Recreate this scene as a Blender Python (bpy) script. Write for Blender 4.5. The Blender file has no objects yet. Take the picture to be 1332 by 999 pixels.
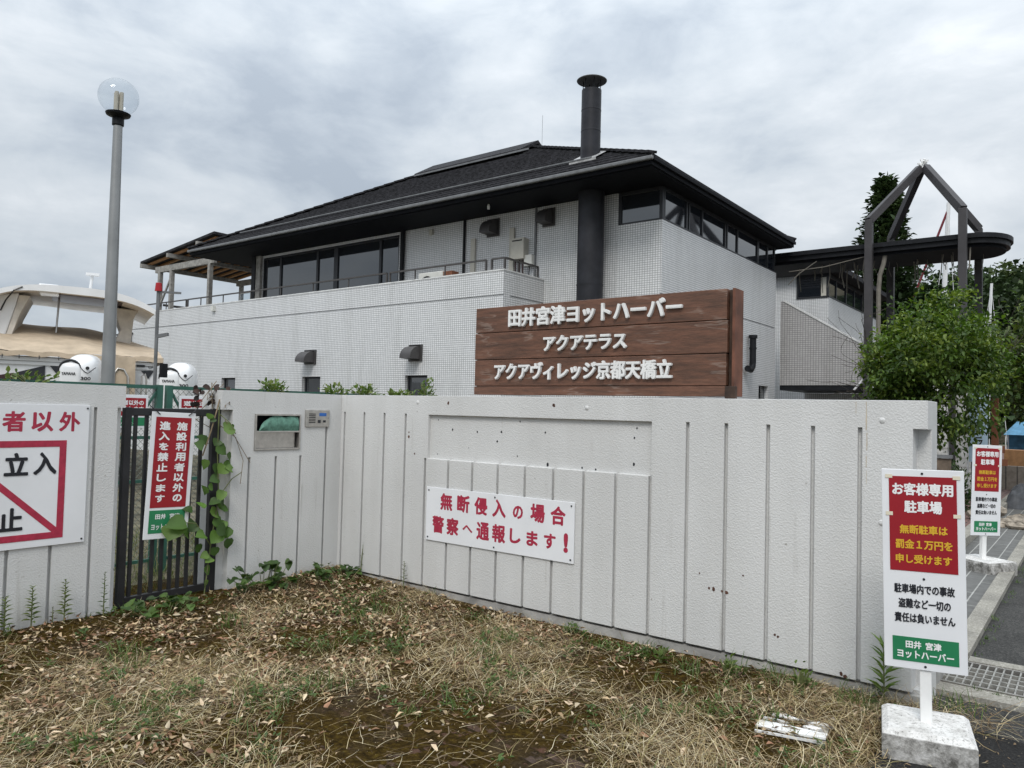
import bpy, math, random
import numpy as np
from mathutils import Vector, Matrix
random.seed(7)
rng = np.random.default_rng(11)
R = math.radians
scene = bpy.context.scene
COL = scene.collection

# ------------------------------------------------------------------ camera
cam_d = bpy.data.cameras.new("camera")
cam = bpy.data.objects.new("camera", cam_d)
COL.objects.link(cam)
EYE = Vector((0, 0, 1.58))
rv = Vector((0.79244372, 0.60944576, 0.02467426))
uv_ = Vector((0.00243433, -0.04361303, 0.99904553))
fv = Vector((-0.60994018, 0.79162729, 0.03604446))
m3 = Matrix((rv, uv_, -fv)).transposed()
cam.matrix_world = Matrix.Translation(EYE) @ m3.to_4x4()
cam_d.sensor_width = 36
cam_d.lens = 26.723
cam_d.clip_start = 0.05
cam_d.clip_end = 2000
scene.camera = cam
scene.view_settings.view_transform = 'Standard'
scene.view_settings.look = 'None'
scene.view_settings.exposure = 0.15
scene.view_settings.gamma = 1.0

# ------------------------------------------------------------------ sky and sun
SUN = Vector((0.30, -0.62, 0.74)).normalized()
world = bpy.data.worlds.new("World")
scene.world = world
world.use_nodes = True
wn = world.node_tree
wn.nodes.clear()
def W(t, **k):
    n = wn.nodes.new(t)
    for a, b in k.items():
        setattr(n, a, b)
    return n
def wl(a, b):
    wn.links.new(a, b)
out = W('ShaderNodeOutputWorld')
sky = W('ShaderNodeTexSky', sky_type='NISHITA', sun_disc=False)
sky.sun_elevation = math.asin(SUN.z)
sky.sun_rotation = math.atan2(SUN.x, SUN.y)
bg1 = W('ShaderNodeBackground'); bg1.inputs[1].default_value = 0.09
wl(sky.outputs[0], bg1.inputs[0])
tc = W('ShaderNodeTexCoord')
sep = W('ShaderNodeSeparateXYZ'); wl(tc.outputs['Generated'], sep.inputs[0])
def wmath(op, a, b=None):
    n = W('ShaderNodeMath', operation=op)
    for i, x in enumerate((a, b)):
        if x is None: continue
        if isinstance(x, (int, float)): n.inputs[i].default_value = x
        else: wl(x, n.inputs[i])
    return n.outputs[0]
zc = wmath('MAXIMUM', sep.outputs[2], 0.0)
den = wmath('ADD', zc, 0.16)
px = wmath('DIVIDE', sep.outputs[0], den)
py = wmath('DIVIDE', sep.outputs[1], den)
cmb = W('ShaderNodeCombineXYZ'); wl(px, cmb.inputs[0]); wl(py, cmb.inputs[1])
def noise(scale, detail, rough, dist, off):
    mp = W('ShaderNodeMapping'); wl(cmb.outputs[0], mp.inputs[0])
    mp.inputs['Location'].default_value = off
    n = W('ShaderNodeTexNoise'); wl(mp.outputs[0], n.inputs[0])
    n.inputs['Scale'].default_value = scale; n.inputs['Detail'].default_value = detail
    n.inputs['Roughness'].default_value = rough; n.inputs['Distortion'].default_value = dist
    return n.outputs[0]
def lump(scale, detail, rough, dist, off, zs=2.4):
    mp = W('ShaderNodeMapping'); wl(tc.outputs['Generated'], mp.inputs[0])
    mp.inputs['Location'].default_value = off; mp.inputs['Scale'].default_value = (1, 1, zs)
    n = W('ShaderNodeTexNoise'); wl(mp.outputs[0], n.inputs[0])
    n.inputs['Scale'].default_value = scale; n.inputs['Detail'].default_value = detail
    n.inputs['Roughness'].default_value = rough; n.inputs['Distortion'].default_value = dist
    return n.outputs[0]
n1 = lump(2.9, 8, .54, .3, (1.3, .7, .2))
n2 = lump(8.0, 8, .58, .35, (4.3, 2.0, .9), 2.0)
n3 = noise(0.55, 7, 0.56, 0.3, (3.1, 1.7, 0))
nn = wmath('ADD', wmath('ADD', wmath('MULTIPLY', n1, 0.56), wmath('MULTIPLY', n2, 0.24)), wmath('MULTIPLY', n3, .20))
# the bank to the west is thicker
dw = W('ShaderNodeVectorMath', operation='DOT_PRODUCT'); wl(tc.outputs['Generated'], dw.inputs[0]); dw.inputs[1].default_value = (-.93, .34, -.05)
bank = wmath('POWER', wmath('MAXIMUM', dw.outputs['Value'], 0.0), 9.0)
nn = wmath('SUBTRACT', nn, wmath('MULTIPLY', bank, 0.055))
ramp = W('ShaderNodeValToRGB'); wl(nn, ramp.inputs[0])
cr = ramp.color_ramp
cr.elements[0].position = 0.36; cr.elements[0].color = (0.36, 0.42, 0.50, 1)
cr.elements[1].position = 0.69; cr.elements[1].color = (1.0, 1.02, 1.04, 1)
for p, c in ((0.42, (0.49, 0.55, 0.62, 1)), (0.465, (0.60, 0.655, 0.71, 1)), (0.52, (0.71, 0.755, 0.80, 1)), (0.575, (0.85, 0.885, 0.92, 1))):
    e = cr.elements.new(p); e.color = c
# overcast sky: brighter towards the zenith
grad = wmath('ADD', 0.84, wmath('MULTIPLY', wmath('MULTIPLY', zc, zc), 1.95))
flatc = W('ShaderNodeMix', data_type='RGBA'); flatc.inputs[0].default_value = .24; wl(ramp.outputs[0], flatc.inputs[6]); flatc.inputs[7].default_value = (0.645, 0.705, 0.765, 1)
bg2 = W('ShaderNodeBackground'); wl(flatc.outputs[2], bg2.inputs[0]); wl(grad, bg2.inputs[1])
mixs = W('ShaderNodeMixShader'); mixs.inputs[0].default_value = 0.93
wl(bg1.outputs[0], mixs.inputs[1]); wl(bg2.outputs[0], mixs.inputs[2])
wl(mixs.outputs[0], out.inputs[0])
sun_d = bpy.data.lights.new("sun", 'SUN')
sun_d.energy = 1.5; sun_d.angle = R(20); sun_d.color = (1.0, 0.96, 0.9)
sun = bpy.data.objects.new("sun", sun_d); COL.objects.link(sun)
sun.rotation_euler = SUN.to_track_quat('Z', 'Y').to_euler()
sun.location = (0, 0, 30)

# ------------------------------------------------------------------ materials
def newmat(name):
    m = bpy.data.materials.new(name); m.use_nodes = True
    nt = m.node_tree
    return m, nt, nt.nodes['Principled BSDF']
def N(nt, t, **k):
    n = nt.nodes.new(t)
    for a, b in k.items(): setattr(n, a, b)
    return n
def nz(nt, coord, scale, detail=4, rough=.55, vec=None):
    n = N(nt, 'ShaderNodeTexNoise'); n.inputs['Scale'].default_value = scale
    n.inputs['Detail'].default_value = detail; n.inputs['Roughness'].default_value = rough
    if vec:
        mp = N(nt, 'ShaderNodeMapping'); mp.inputs['Scale'].default_value = vec
        nt.links.new(coord, mp.inputs[0]); coord = mp.outputs[0]
    nt.links.new(coord, n.inputs['Vector'])
    return n.outputs[0]
def rampn(nt, fac, stops):
    r = N(nt, 'ShaderNodeValToRGB'); nt.links.new(fac, r.inputs[0])
    e = r.color_ramp.elements
    e[0].position, e[0].color = stops[0][0], (*stops[0][1], 1)
    e[1].position, e[1].color = stops[-1][0], (*stops[-1][1], 1)
    for p, c in stops[1:-1]:
        x = e.new(p); x.color = (*c, 1)
    return r.outputs[0]
def mixc(nt, fac, a, b, mode='MIX'):
    n = N(nt, 'ShaderNodeMix', data_type='RGBA', blend_type=mode)
    for i, x in ((0, fac), (6, a), (7, b)):
        if hasattr(x, 'is_linked'): nt.links.new(x, n.inputs[i])
        elif isinstance(x, (int, float)): n.inputs[i].default_value = x
        else: n.inputs[i].default_value = (*x, 1)
    return n.outputs[2]
def bumpn(nt, p, height, dist, strength=1.0):
    b = N(nt, 'ShaderNodeBump'); b.inputs['Distance'].default_value = dist
    b.inputs['Strength'].default_value = strength
    nt.links.new(height, b.inputs['Height']); nt.links.new(b.outputs[0], p.inputs['Normal'])
def pos(nt):
    return N(nt, 'ShaderNodeNewGeometry').outputs['Position']
def simple(name, col, rough=.6, metal=0, var=.12, scale=6, bump=0, bscale=60, spec=.4):
    m, nt, p = newmat(name)
    g = pos(nt)
    f = nz(nt, g, scale, 5)
    c2 = tuple(x * (1 - var * 2) for x in col); c1 = tuple(min(1, x * (1 + var)) for x in col)
    nt.links.new(rampn(nt, f, [(.3, c2), (.7, c1)]), p.inputs['Base Color'])
    p.inputs['Roughness'].default_value = rough; p.inputs['Metallic'].default_value = metal
    p.inputs['Specular IOR Level'].default_value = spec
    if bump: bumpn(nt, p, nz(nt, g, bscale, 4), bump)
    return m
def flat(name, col, rough=.5, metal=0, spec=.4):
    return simple(name, col, rough, metal, .04, 9, spec=spec)
def stucco(name, col):
    m, nt, p = newmat(name); g = pos(nt)
    big = rampn(nt, nz(nt, g, 1.1, 6, .6), [(.3, tuple(x*.90 for x in col)), (.65, col)])
    streak = rampn(nt, nz(nt, g, 6, 5, .6, (1, 1, .08)), [(.36, (.86, .855, .84)), (.62, (1, 1, 1))])
    c = mixc(nt, .35, big, streak, 'MULTIPLY')
    run = mixc(nt, 1, rampn(nt, nz(nt, g, 17, 4, .6, (1, 1, .035)), [(.60, (0, 0, 0)), (.70, (1, 1, 1))]), rampn(nt, nz(nt, g, 1.7, 4, .6), [(.48, (0, 0, 0)), (.62, (1, 1, 1))]), 'MULTIPLY')
    c = mixc(nt, mixc(nt, 1, run, (.55, .55, .55), 'MULTIPLY'), c, tuple(x * .62 for x in (.62, .60, .56)))
    spots = rampn(nt, nz(nt, g, 26, 3, .6), [(.24, (.45, .42, .38)), (.29, (1, 1, 1))])
    c = mixc(nt, .75, c, spots, 'MULTIPLY')
    nt.links.new(c, p.inputs['Base Color'])
    p.inputs['Roughness'].default_value = .55; p.inputs['Specular IOR Level'].default_value = .35
    v = N(nt, 'ShaderNodeTexVoronoi', feature='SMOOTH_F1'); v.inputs['Scale'].default_value = 95
    nt.links.new(g, v.inputs['Vector'])
    h = N(nt, 'ShaderNodeMath', operation='ADD')
    nt.links.new(v.outputs[0], h.inputs[0]); nt.links.new(nz(nt, g, 150, 3), h.inputs[1])
    bumpn(nt, p, h.outputs[0], .003, .7)
    return m
def tile(name, c1, c2, mortar, pitch=.06):
    m, nt, p = newmat(name)
    geo = N(nt, 'ShaderNodeNewGeometry')
    sp = N(nt, 'ShaderNodeSeparateXYZ'); nt.links.new(geo.outputs['Position'], sp.inputs[0])
    sn = N(nt, 'ShaderNodeSeparateXYZ'); nt.links.new(geo.outputs['True Normal'], sn.inputs[0])
    ab = N(nt, 'ShaderNodeMath', operation='ABSOLUTE'); nt.links.new(sn.outputs[0], ab.inputs[0])
    gt = N(nt, 'ShaderNodeMath', operation='GREATER_THAN'); gt.inputs[1].default_value = .5
    nt.links.new(ab.outputs[0], gt.inputs[0])
    mx = N(nt, 'ShaderNodeMix'); nt.links.new(gt.outputs[0], mx.inputs[0])
    nt.links.new(sp.outputs[0], mx.inputs[2]); nt.links.new(sp.outputs[1], mx.inputs[3])
    cb = N(nt, 'ShaderNodeCombineXYZ'); nt.links.new(mx.outputs[0], cb.inputs[0]); nt.links.new(sp.outputs[2], cb.inputs[1])
    b = N(nt, 'ShaderNodeTexBrick'); nt.links.new(cb.outputs[0], b.inputs[0])
    b.offset = 0; b.inputs['Scale'].default_value = 1
    b.inputs['Brick Width'].default_value = pitch * 1.25; b.inputs['Row Height'].default_value = pitch
    b.inputs['Mortar Size'].default_value = pitch * .13; b.inputs['Mortar Smooth'].default_value = .2
    b.inputs['Color1'].default_value = (*c1, 1); b.inputs['Color2'].default_value = (*c2, 1)
    b.inputs['Mortar'].default_value = (*mortar, 1)
    d = rampn(nt, nz(nt, geo.outputs['Position'], 2.2, 7, .62, (1, 1, .16)), [(.32, (.87, .87, .86)), (.52, (1, 1, 1))])
    nt.links.new(mixc(nt, .8, b.outputs[0], d, 'MULTIPLY'), p.inputs['Base Color'])
    p.inputs['Roughness'].default_value = .35
    bumpn(nt, p, b.outputs[1], -.004, .5)
    return m
def attrmat(name, rough=.6, trans=0.0, spec=.3, scale=1.0):
    m, nt, p = newmat(name)
    a = N(nt, 'ShaderNodeAttribute'); a.attribute_name = 'tint'
    nt.links.new(a.outputs[0], p.inputs['Base Color'])
    p.inputs['Roughness'].default_value = rough; p.inputs['Specular IOR Level'].default_value = spec
    if trans:
        t = N(nt, 'ShaderNodeBsdfTranslucent')
        hs = N(nt, 'ShaderNodeHueSaturation'); hs.inputs['Value'].default_value = 1.35; hs.inputs['Saturation'].default_value = 1.15
        nt.links.new(a.outputs[0], hs.inputs['Color']); nt.links.new(hs.outputs[0], t.inputs[0])
        mx = N(nt, 'ShaderNodeMixShader'); mx.inputs[0].default_value = trans
        nt.links.new(p.outputs[0], mx.inputs[1]); nt.links.new(t.outputs[0], mx.inputs[2])
        nt.links.new(mx.outputs[0], nt.nodes['Material Output'].inputs[0])
    return m
def woodmat(name, cols, axis_scale, rough=.55):
    m, nt, p = newmat(name)
    o = N(nt, 'ShaderNodeTexCoord').outputs['Object']
    g = pos(nt)
    f = nz(nt, g, 3.2, 7, .62, axis_scale)
    c = rampn(nt, f, [(.28, cols[0]), (.48, cols[1]), (.6, cols[2]), (.74, cols[3])])
    fine = rampn(nt, nz(nt, g, 16, 6, .7, axis_scale), [(.35, (.55, .5, .5)), (.55, (1, 1, 1))])
    c = mixc(nt, .65, c, fine, 'MULTIPLY')
    # worn grain lines where the stain has gone pale
    w = N(nt, 'ShaderNodeTexWave', wave_type='RINGS', rings_direction='Z')
    w.inputs['Scale'].default_value = 5.5; w.inputs['Distortion'].default_value = 7; w.inputs['Detail'].default_value = 3
    w.inputs['Detail Scale'].default_value = 1.3
    mp = N(nt, 'ShaderNodeMapping'); mp.inputs['Scale'].default_value = (.42, 1, 3.4); nt.links.new(g, mp.inputs[0])
    nt.links.new(mp.outputs[0], w.inputs[0])
    line = rampn(nt, w.outputs['Fac'], [(.90, (0, 0, 0)), (.985, (1, 1, 1))])
    patch = rampn(nt, nz(nt, g, 3.1, 3, .5, (1, 1, 2.2)), [(.51, (0, 0, 0)), (.60, (.85, .85, .85))])
    lm = mixc(nt, 1.0, line, patch, 'MULTIPLY')
    c = mixc(nt, mixc(nt, 1, lm, (.28, .28, .28), 'MULTIPLY'), c, (.42, .35, .30))
    nt.links.new(c, p.inputs['Base Color'])
    p.inputs['Roughness'].default_value = rough
    bumpn(nt, p, nz(nt, g, 22, 5, .6, axis_scale), .003, .6)
    return m
def glassdark(name, col=(.012, .015, .02), rough=.04):
    m, nt, p = newmat(name)
    p.inputs['Base Color'].default_value = (*col, 1); p.inputs['Roughness'].default_value = rough
    p.inputs['Specular IOR Level'].default_value = .9; p.inputs['IOR'].default_value = 1.75
    return m
def thinglass(name, tint=(.92, .95, .96), fac=.12):
    m, nt, p = newmat(name)
    t = N(nt, 'ShaderNodeBsdfTransparent'); t.inputs[0].default_value = (*tint, 1)
    gl = N(nt, 'ShaderNodeBsdfGlossy'); gl.inputs['Roughness'].default_value = .03
    lw = N(nt, 'ShaderNodeLayerWeight'); lw.inputs[0].default_value = fac
    pw = N(nt, 'ShaderNodeMath', operation='POWER'); nt.links.new(lw.outputs['Facing'], pw.inputs[0]); pw.inputs[1].default_value = 3
    ml = N(nt, 'ShaderNodeMath', operation='MULTIPLY_ADD'); nt.links.new(pw.outputs[0], ml.inputs[0]); ml.inputs[1].default_value = .45; ml.inputs[2].default_value = .03
    mx = N(nt, 'ShaderNodeMixShader'); nt.links.new(ml.outputs[0], mx.inputs[0])
    nt.links.new(t.outputs[0], mx.inputs[1]); nt.links.new(gl.outputs[0], mx.inputs[2])
    nt.links.new(mx.outputs[0], nt.nodes['Material Output'].inputs[0])
    return m

M = {}
M['stucco'] = stucco('white_stucco', (.63, .63, .622))
M['plinth'] = simple('grey_concrete_plinth', (.40, .39, .37), .8, 0, .22, 5, .004, 40)
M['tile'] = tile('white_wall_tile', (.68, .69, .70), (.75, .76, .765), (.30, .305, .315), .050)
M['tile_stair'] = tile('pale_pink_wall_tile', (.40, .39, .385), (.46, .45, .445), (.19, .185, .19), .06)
M['coping'] = simple('tile_coping', (.66, .665, .66), .5, 0, .12)
M['roof'] = simple('black_slate', (.030, .030, .034), .8, 0, .35, 9, .008, 24, spec=.15)
M['soffit'] = simple('dark_soffit', (.007, .008, .011), .7, 0, .15, spec=.12)
M['gutter'] = simple('grey_gutter', (.17, .175, .18), .4, .2, .15)
M['blackmetal'] = simple('black_painted_metal', (.012, .013, .016), .5, 0, .2, spec=.2)
M['gutterlight'] = simple('lead_flashing', (.42, .42, .42), .5, 0, .2)
M['flue'] = simple('charcoal_flue', (.024, .025, .031), .5, .0, .2, 3, spec=.25)
M['frame'] = simple('dark_window_frame', (.035, .037, .042), .4, .3, .1)
M['glass'] = glassdark('dark_window_glass')
M['deck'] = simple('terrace_deck', (.3, .3, .29), .8)
M['rail'] = simple('grey_brown_rail', (.075, .07, .068), .5, .2)
M['white_plastic'] = flat('white_appliance', (.62, .62, .58), .45)
M['beige_plastic'] = flat('beige_appliance', (.50, .48, .42), .5)
M['hood'] = simple('brown_grey_hood', (.070, .066, .066), .45, .2, .1)
M['steel'] = simple('dark_steel_frame', (.048, .045, .048), .55, 0, .15, 3)
M['wood'] = woodmat('stained_board', [(.065, .033, .020), (.125, .058, .034), (.16, .072, .042), (.20, .098, .062)], (1, 1, 9))
M['wood_dark'] = simple('mossy_board_end', (.06, .034, .022), .7, 0, .35, 10)
M['letter'] = flat('white_letter', (.80, .80, .79), .4)
M['plate'] = simple('white_sign_plate', (.76, .77, .79), .35, 0, .03, 3)
M['red'] = simple('sign_red', (.30, .012, .020), .4, 0, .05, 3)
M['crimson'] = simple('faded_crimson', (.40, .030, .065), .45, 0, .12, 25)
M['green'] = simple('sign_green', (.022, .20, .085), .4, 0, .06, 3)
M['yellow'] = flat('sign_yellow', (.66, .40, .03), .45)
M['blackink'] = flat('black_ink', (.015, .016, .022), .45)
M['whiteink'] = flat('white_ink', (.82, .82, .82), .45)
M['gate'] = simple('dark_gate_metal', (.028, .028, .031), .42, .2, .15)
M['fencegreen'] = simple('green_fence_paint', (.035, .115, .085), .5, 0, .15)
M['wire'] = simple('wire_mesh_grey', (.10, .125, .11), .5, .3)
M['stainless'] = simple('stainless', (.52, .50, .47), .32, .85, .1, 20)
M['tarpgreen'] = simple('green_cloth', (.12, .26, .20), .7, 0, .2, 30, .01, 12)
M['blue'] = flat('blue_label', (.03, .13, .42), .4)
M['maroonred'] = simple('maroon_sail', (.14, .012, .02), .7)
M['gel'] = simple('white_gelcoat', (.74, .745, .75), .22, 0, .03, 3, spec=.5)
M['canvas'] = simple('tan_canvas', (.46, .37, .27), .8, 0, .10, 4, .012, 6)
M['bounce_beige'] = simple('bounce_warmed_beige', (.66, .61, .54), .6, 0, .1)  # beige liner, its colour warmed to stand for light bounced off the cover
M['maroon'] = simple('maroon_panel', (.05, .022, .024), .4)
M['pole'] = simple('galvanised_pole', (.30, .305, .305), .4, .55, .08, 4)
M['globe'] = thinglass('clear_globe', (.90, .92, .935), .4)
M['pane'] = thinglass('clear_pane', (.86, .9, .92), .4)
M['lampwhite'] = flat('lamp_tube', (.72, .66, .52), .4)
M['lampglass'] = flat('aged_lamp_tube', (.50, .46, .38), .4)
M['redlens'] = flat('red_lens', (.35, .01, .015), .2)
M['rawwood'] = simple('fresh_rafter', (.42, .22, .10), .7, 0, .15, 8)
M['greywood'] = simple('weathered_timber', (.30, .29, .27), .8, 0, .2, 8)
M['conc'] = simple('white_painted_concrete', (.66, .65, .62), .8, 0, .16, 16, .004, 45)
M['brickpost'] = simple('tan_block', (.36, .31, .25), .8, 0, .2, 5)
M['bark'] = simple('tree_bark', (.06, .05, .042), .9, 0, .3, 12, .01, 30)
M['leaf'] = attrmat('leaf_surface', .5, .30, .35)
M['leaf_far'] = attrmat('far_leaf_surface', .7, .12, .2)
M['straw'] = attrmat('dry_straw', .75, .15, .2)
M['litter'] = attrmat('dead_leaf', .7, .08, .25)
M['stem'] = simple('green_stem', (.12, .14, .05), .7)
M['drystem'] = simple('dry_stem', (.20, .15, .09), .8)
M['stone'] = simple('tan_rubble', (.36, .31, .25), .85, 0, .3, 7, .02, 14)
M['mast'] = flat('white_mast', (.70, .71, .72), .3)
M['tentblue'] = simple('blue_tarp', (.07, .22, .36), .5, 0, .2, 6)
M['banner'] = flat('pale_blue_banner', (.42, .55, .66), .7)
M['shed'] = simple('white_corrugated', (.60, .60, .58), .5)
M['plank'] = simple('brown_plank', (.15, .115, .085), .75, 0, .2, 8)
M['rustpost'] = simple('rust_brown_post', (.19, .075, .04), .8, 0, .15)
M['emblem'] = flat('emblem_black', (.02, .02, .022), .3)

# ------------------------------------------------------------------ mesh helpers
class MB:
    def __init__(s): s.v = []; s.f = []
    def add(s, verts, faces):
        o = len(s.v); s.v += [tuple(x) for x in verts]; s.f += [tuple(i + o for i in f) for f in faces]; return s
    def box(s, a, b):
        (x0, y0, z0), (x1, y1, z1) = a, b
        x0, x1 = min(x0, x1), max(x0, x1); y0, y1 = min(y0, y1), max(y0, y1); z0, z1 = min(z0, z1), max(z0, z1)
        return s.add([(x0,y0,z0),(x1,y0,z0),(x1,y1,z0),(x0,y1,z0),(x0,y0,z1),(x1,y0,z1),(x1,y1,z1),(x0,y1,z1)],
                     [(0,3,2,1),(4,5,6,7),(0,1,5,4),(1,2,6,5),(2,3,7,6),(3,0,4,7)])
    def bar(s, p, q, w, h, up=(0, 0, 1)):
        p = Vector(p); q = Vector(q); d = (q - p).normalized(); u = Vector(up)
        if abs(d.dot(u)) > .99: u = Vector((0, 1, 0))
        a = d.cross(u).normalized() * w / 2; b = a.cross(d).normalized() * h / 2
        vs = [p - a - b, p + a - b, p + a + b, p - a + b, q - a - b, q + a - b, q + a + b, q - a + b]
        return s.add(vs, [(0,3,2,1),(4,5,6,7),(0,1,5,4),(1,2,6,5),(2,3,7,6),(3,0,4,7)])
    def tube(s, pts, rad, n=10, cap=True):
        pts = [Vector(p) for p in pts]
        if not hasattr(rad, '__len__'): rad = [rad] * len(pts)
        vs = []; fs = []; ref = None
        for i, p in enumerate(pts):
            d = (pts[min(i + 1, len(pts) - 1)] - pts[max(i - 1, 0)]).normalized()
            if ref is None: ref = Vector((1, 0, 0)) if abs(d.x) < .8 else Vector((0, 1, 0))
            a = (ref - d * ref.dot(d)).normalized(); b = d.cross(a); ref = a
            for k in range(n):
                t = 2 * math.pi * k / n
                vs.append(p + (a * math.cos(t) + b * math.sin(t)) * rad[i])
        for i in range(len(pts) - 1):
            for k in range(n):
                j = (k + 1) % n
                fs.append((i * n + k, i * n + j, (i + 1) * n + j, (i + 1) * n + k))
        if cap:
            fs.append(tuple(range(n - 1, -1, -1))); fs.append(tuple((len(pts) - 1) * n + k for k in range(n)))
        return s.add(vs, fs)
    def lathe(s, prof, c=(0, 0, 0), n=24):
        vs = []; fs = []
        for r, z in prof:
            for k in range(n):
                t = 2 * math.pi * k / n
                vs.append((c[0] + r * math.cos(t), c[1] + r * math.sin(t), c[2] + z))
        for i in range(len(prof) - 1):
            for k in range(n):
                j = (k + 1) % n
                fs.append((i * n + k, i * n + j, (i + 1) * n + j, (i + 1) * n + k))
        return s.add(vs, fs)
    def prism(s, poly, vec):
        n = len(poly); vec = Vector(vec)
        vs = [Vector(p) for p in poly] + [Vector(p) + vec for p in poly]
        fs = [tuple(range(n - 1, -1, -1)), tuple(range(n, 2 * n))]
        for i in range(n):
            j = (i + 1) % n
            fs.append((i, j, n + j, n + i))
        return s.add(vs, fs)
    def xf(s, mat):
        s.v = [tuple(mat @ Vector(p)) for p in s.v]; return s

def mesh_obj(name, verts, faces, mat, parent=None, smooth=False, bevel=0, segs=2):
    me = bpy.data.meshes.new(name)
    me.from_pydata([tuple(v) for v in verts], [], faces)
    if mat: me.materials.append(mat)
    me.update()
    if smooth:
        me.shade_smooth(); me.set_sharp_from_angle(angle=R(38))
    o = bpy.data.objects.new(name, me); COL.objects.link(o)
    if parent: o.parent = parent
    if bevel:
        b = o.modifiers.new('edge', 'BEVEL'); b.width = bevel; b.segments = segs; b.limit_method = 'ANGLE'; b.angle_limit = R(40)
    return o
def top_of(o):
    while o.parent: o = o.parent
    return o
XF = {}
def thing(name, label, cat, loc=(0, 0, 0), rotz=0, group=None):
    o = bpy.data.objects.new(name, None); COL.objects.link(o)
    o.empty_display_size = .2
    o.location = loc; o.rotation_euler = (0, 0, rotz)
    o['label'] = label; o['category'] = cat
    if group: o['group'] = group
    XF[o.name] = (Matrix.Translation(loc) @ Matrix.Rotation(rotz, 4, 'Z')).inverted()
    return o
def part(name, mb, mat, parent, world=False, smooth=False, bevel=0, segs=2, label=None):
    vs = mb.v
    if world:
        m = XF[top_of(parent).name]; vs = [m @ Vector(v) for v in vs]
    o = mesh_obj(name, vs, mb.f, M[mat] if isinstance(mat, str) else mat, parent, smooth, bevel, segs)
    if label: o['label'] = label
    return o
def single(name, mb, mat, label, cat, group=None, smooth=False, bevel=0, kind=None):
    o = mesh_obj(name, mb.v, mb.f, M[mat] if isinstance(mat, str) else mat, None, smooth, bevel)
    if label: o['label'] = label
    if cat: o['category'] = cat
    if group: o['group'] = group
    if kind: o['kind'] = kind
    return o
def structure(name, mb, mat, smooth=False):
    return single(name, mb, mat, None, None, kind='structure', smooth=smooth)
def fast_mesh(name, V, F, tint, mat, parent=None, smooth=False):
    """V (n,3), F (m,k) arrays, tint (n,3) per-vertex colour"""
    me = bpy.data.meshes.new(name)
    V = np.asarray(V, np.float32); F = np.asarray(F, np.int32)
    me.vertices.add(len(V)); me.vertices.foreach_set('co', V.ravel())
    k = F.shape[1]
    me.loops.add(F.size); me.loops.foreach_set('vertex_index', F.ravel())
    me.polygons.add(len(F))
    me.polygons.foreach_set('loop_start', np.arange(0, F.size, k, dtype=np.int32))
    me.polygons.foreach_set('loop_total', np.full(len(F), k, np.int32))
    me.update(calc_edges=True)
    if tint is not None:
        a = me.attributes.new('tint', 'FLOAT_COLOR', 'POINT')
        c = np.ones((len(V), 4), np.float32); c[:, :3] = tint
        a.data.foreach_set('color', c.ravel())
    if smooth: me.shade_smooth()
    me.materials.append(M[mat] if isinstance(mat, str) else mat)
    o = bpy.data.objects.new(name, me); COL.objects.link(o)
    if parent: o.parent = parent
    return o

def relief(us, vs, depth, frame, back):
    """front face made of cells at their own depth behind the face plane; frame(u, v, d) -> point"""
    mb = MB(); nu, nv = len(us) - 1, len(vs) - 1
    D = [[depth((us[i] + us[i + 1]) / 2, (vs[j] + vs[j + 1]) / 2) for j in range(nv)] for i in range(nu)]
    idx = {}
    def P(i, j, d):
        k = (i, j, round(d, 5))
        if k not in idx:
            idx[k] = len(mb.v); mb.v.append(tuple(frame(us[i], vs[j], d)))
        return idx[k]
    for i in range(nu):
        for j in range(nv):
            d = D[i][j]
            mb.f.append((P(i, j, d), P(i + 1, j, d), P(i + 1, j + 1, d), P(i, j + 1, d)))
            dr = D[i + 1][j] if i + 1 < nu else back
            if abs(dr - d) > 1e-6: mb.f.append((P(i + 1, j, d), P(i + 1, j, dr), P(i + 1, j + 1, dr), P(i + 1, j + 1, d)))
            du = D[i][j + 1] if j + 1 < nv else back
            if abs(du - d) > 1e-6: mb.f.append((P(i, j + 1, d), P(i + 1, j + 1, d), P(i + 1, j + 1, du), P(i, j + 1, du)))
            if i == 0: mb.f.append((P(i, j, back), P(i, j, d), P(i, j + 1, d), P(i, j + 1, back)))
            if j == 0: mb.f.append((P(i, j, back), P(i + 1, j, back), P(i + 1, j, d), P(i, j, d)))
            mb.f.append((P(i, j, back), P(i, j + 1, back), P(i + 1, j + 1, back), P(i + 1, j, back)))
    return mb

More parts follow.
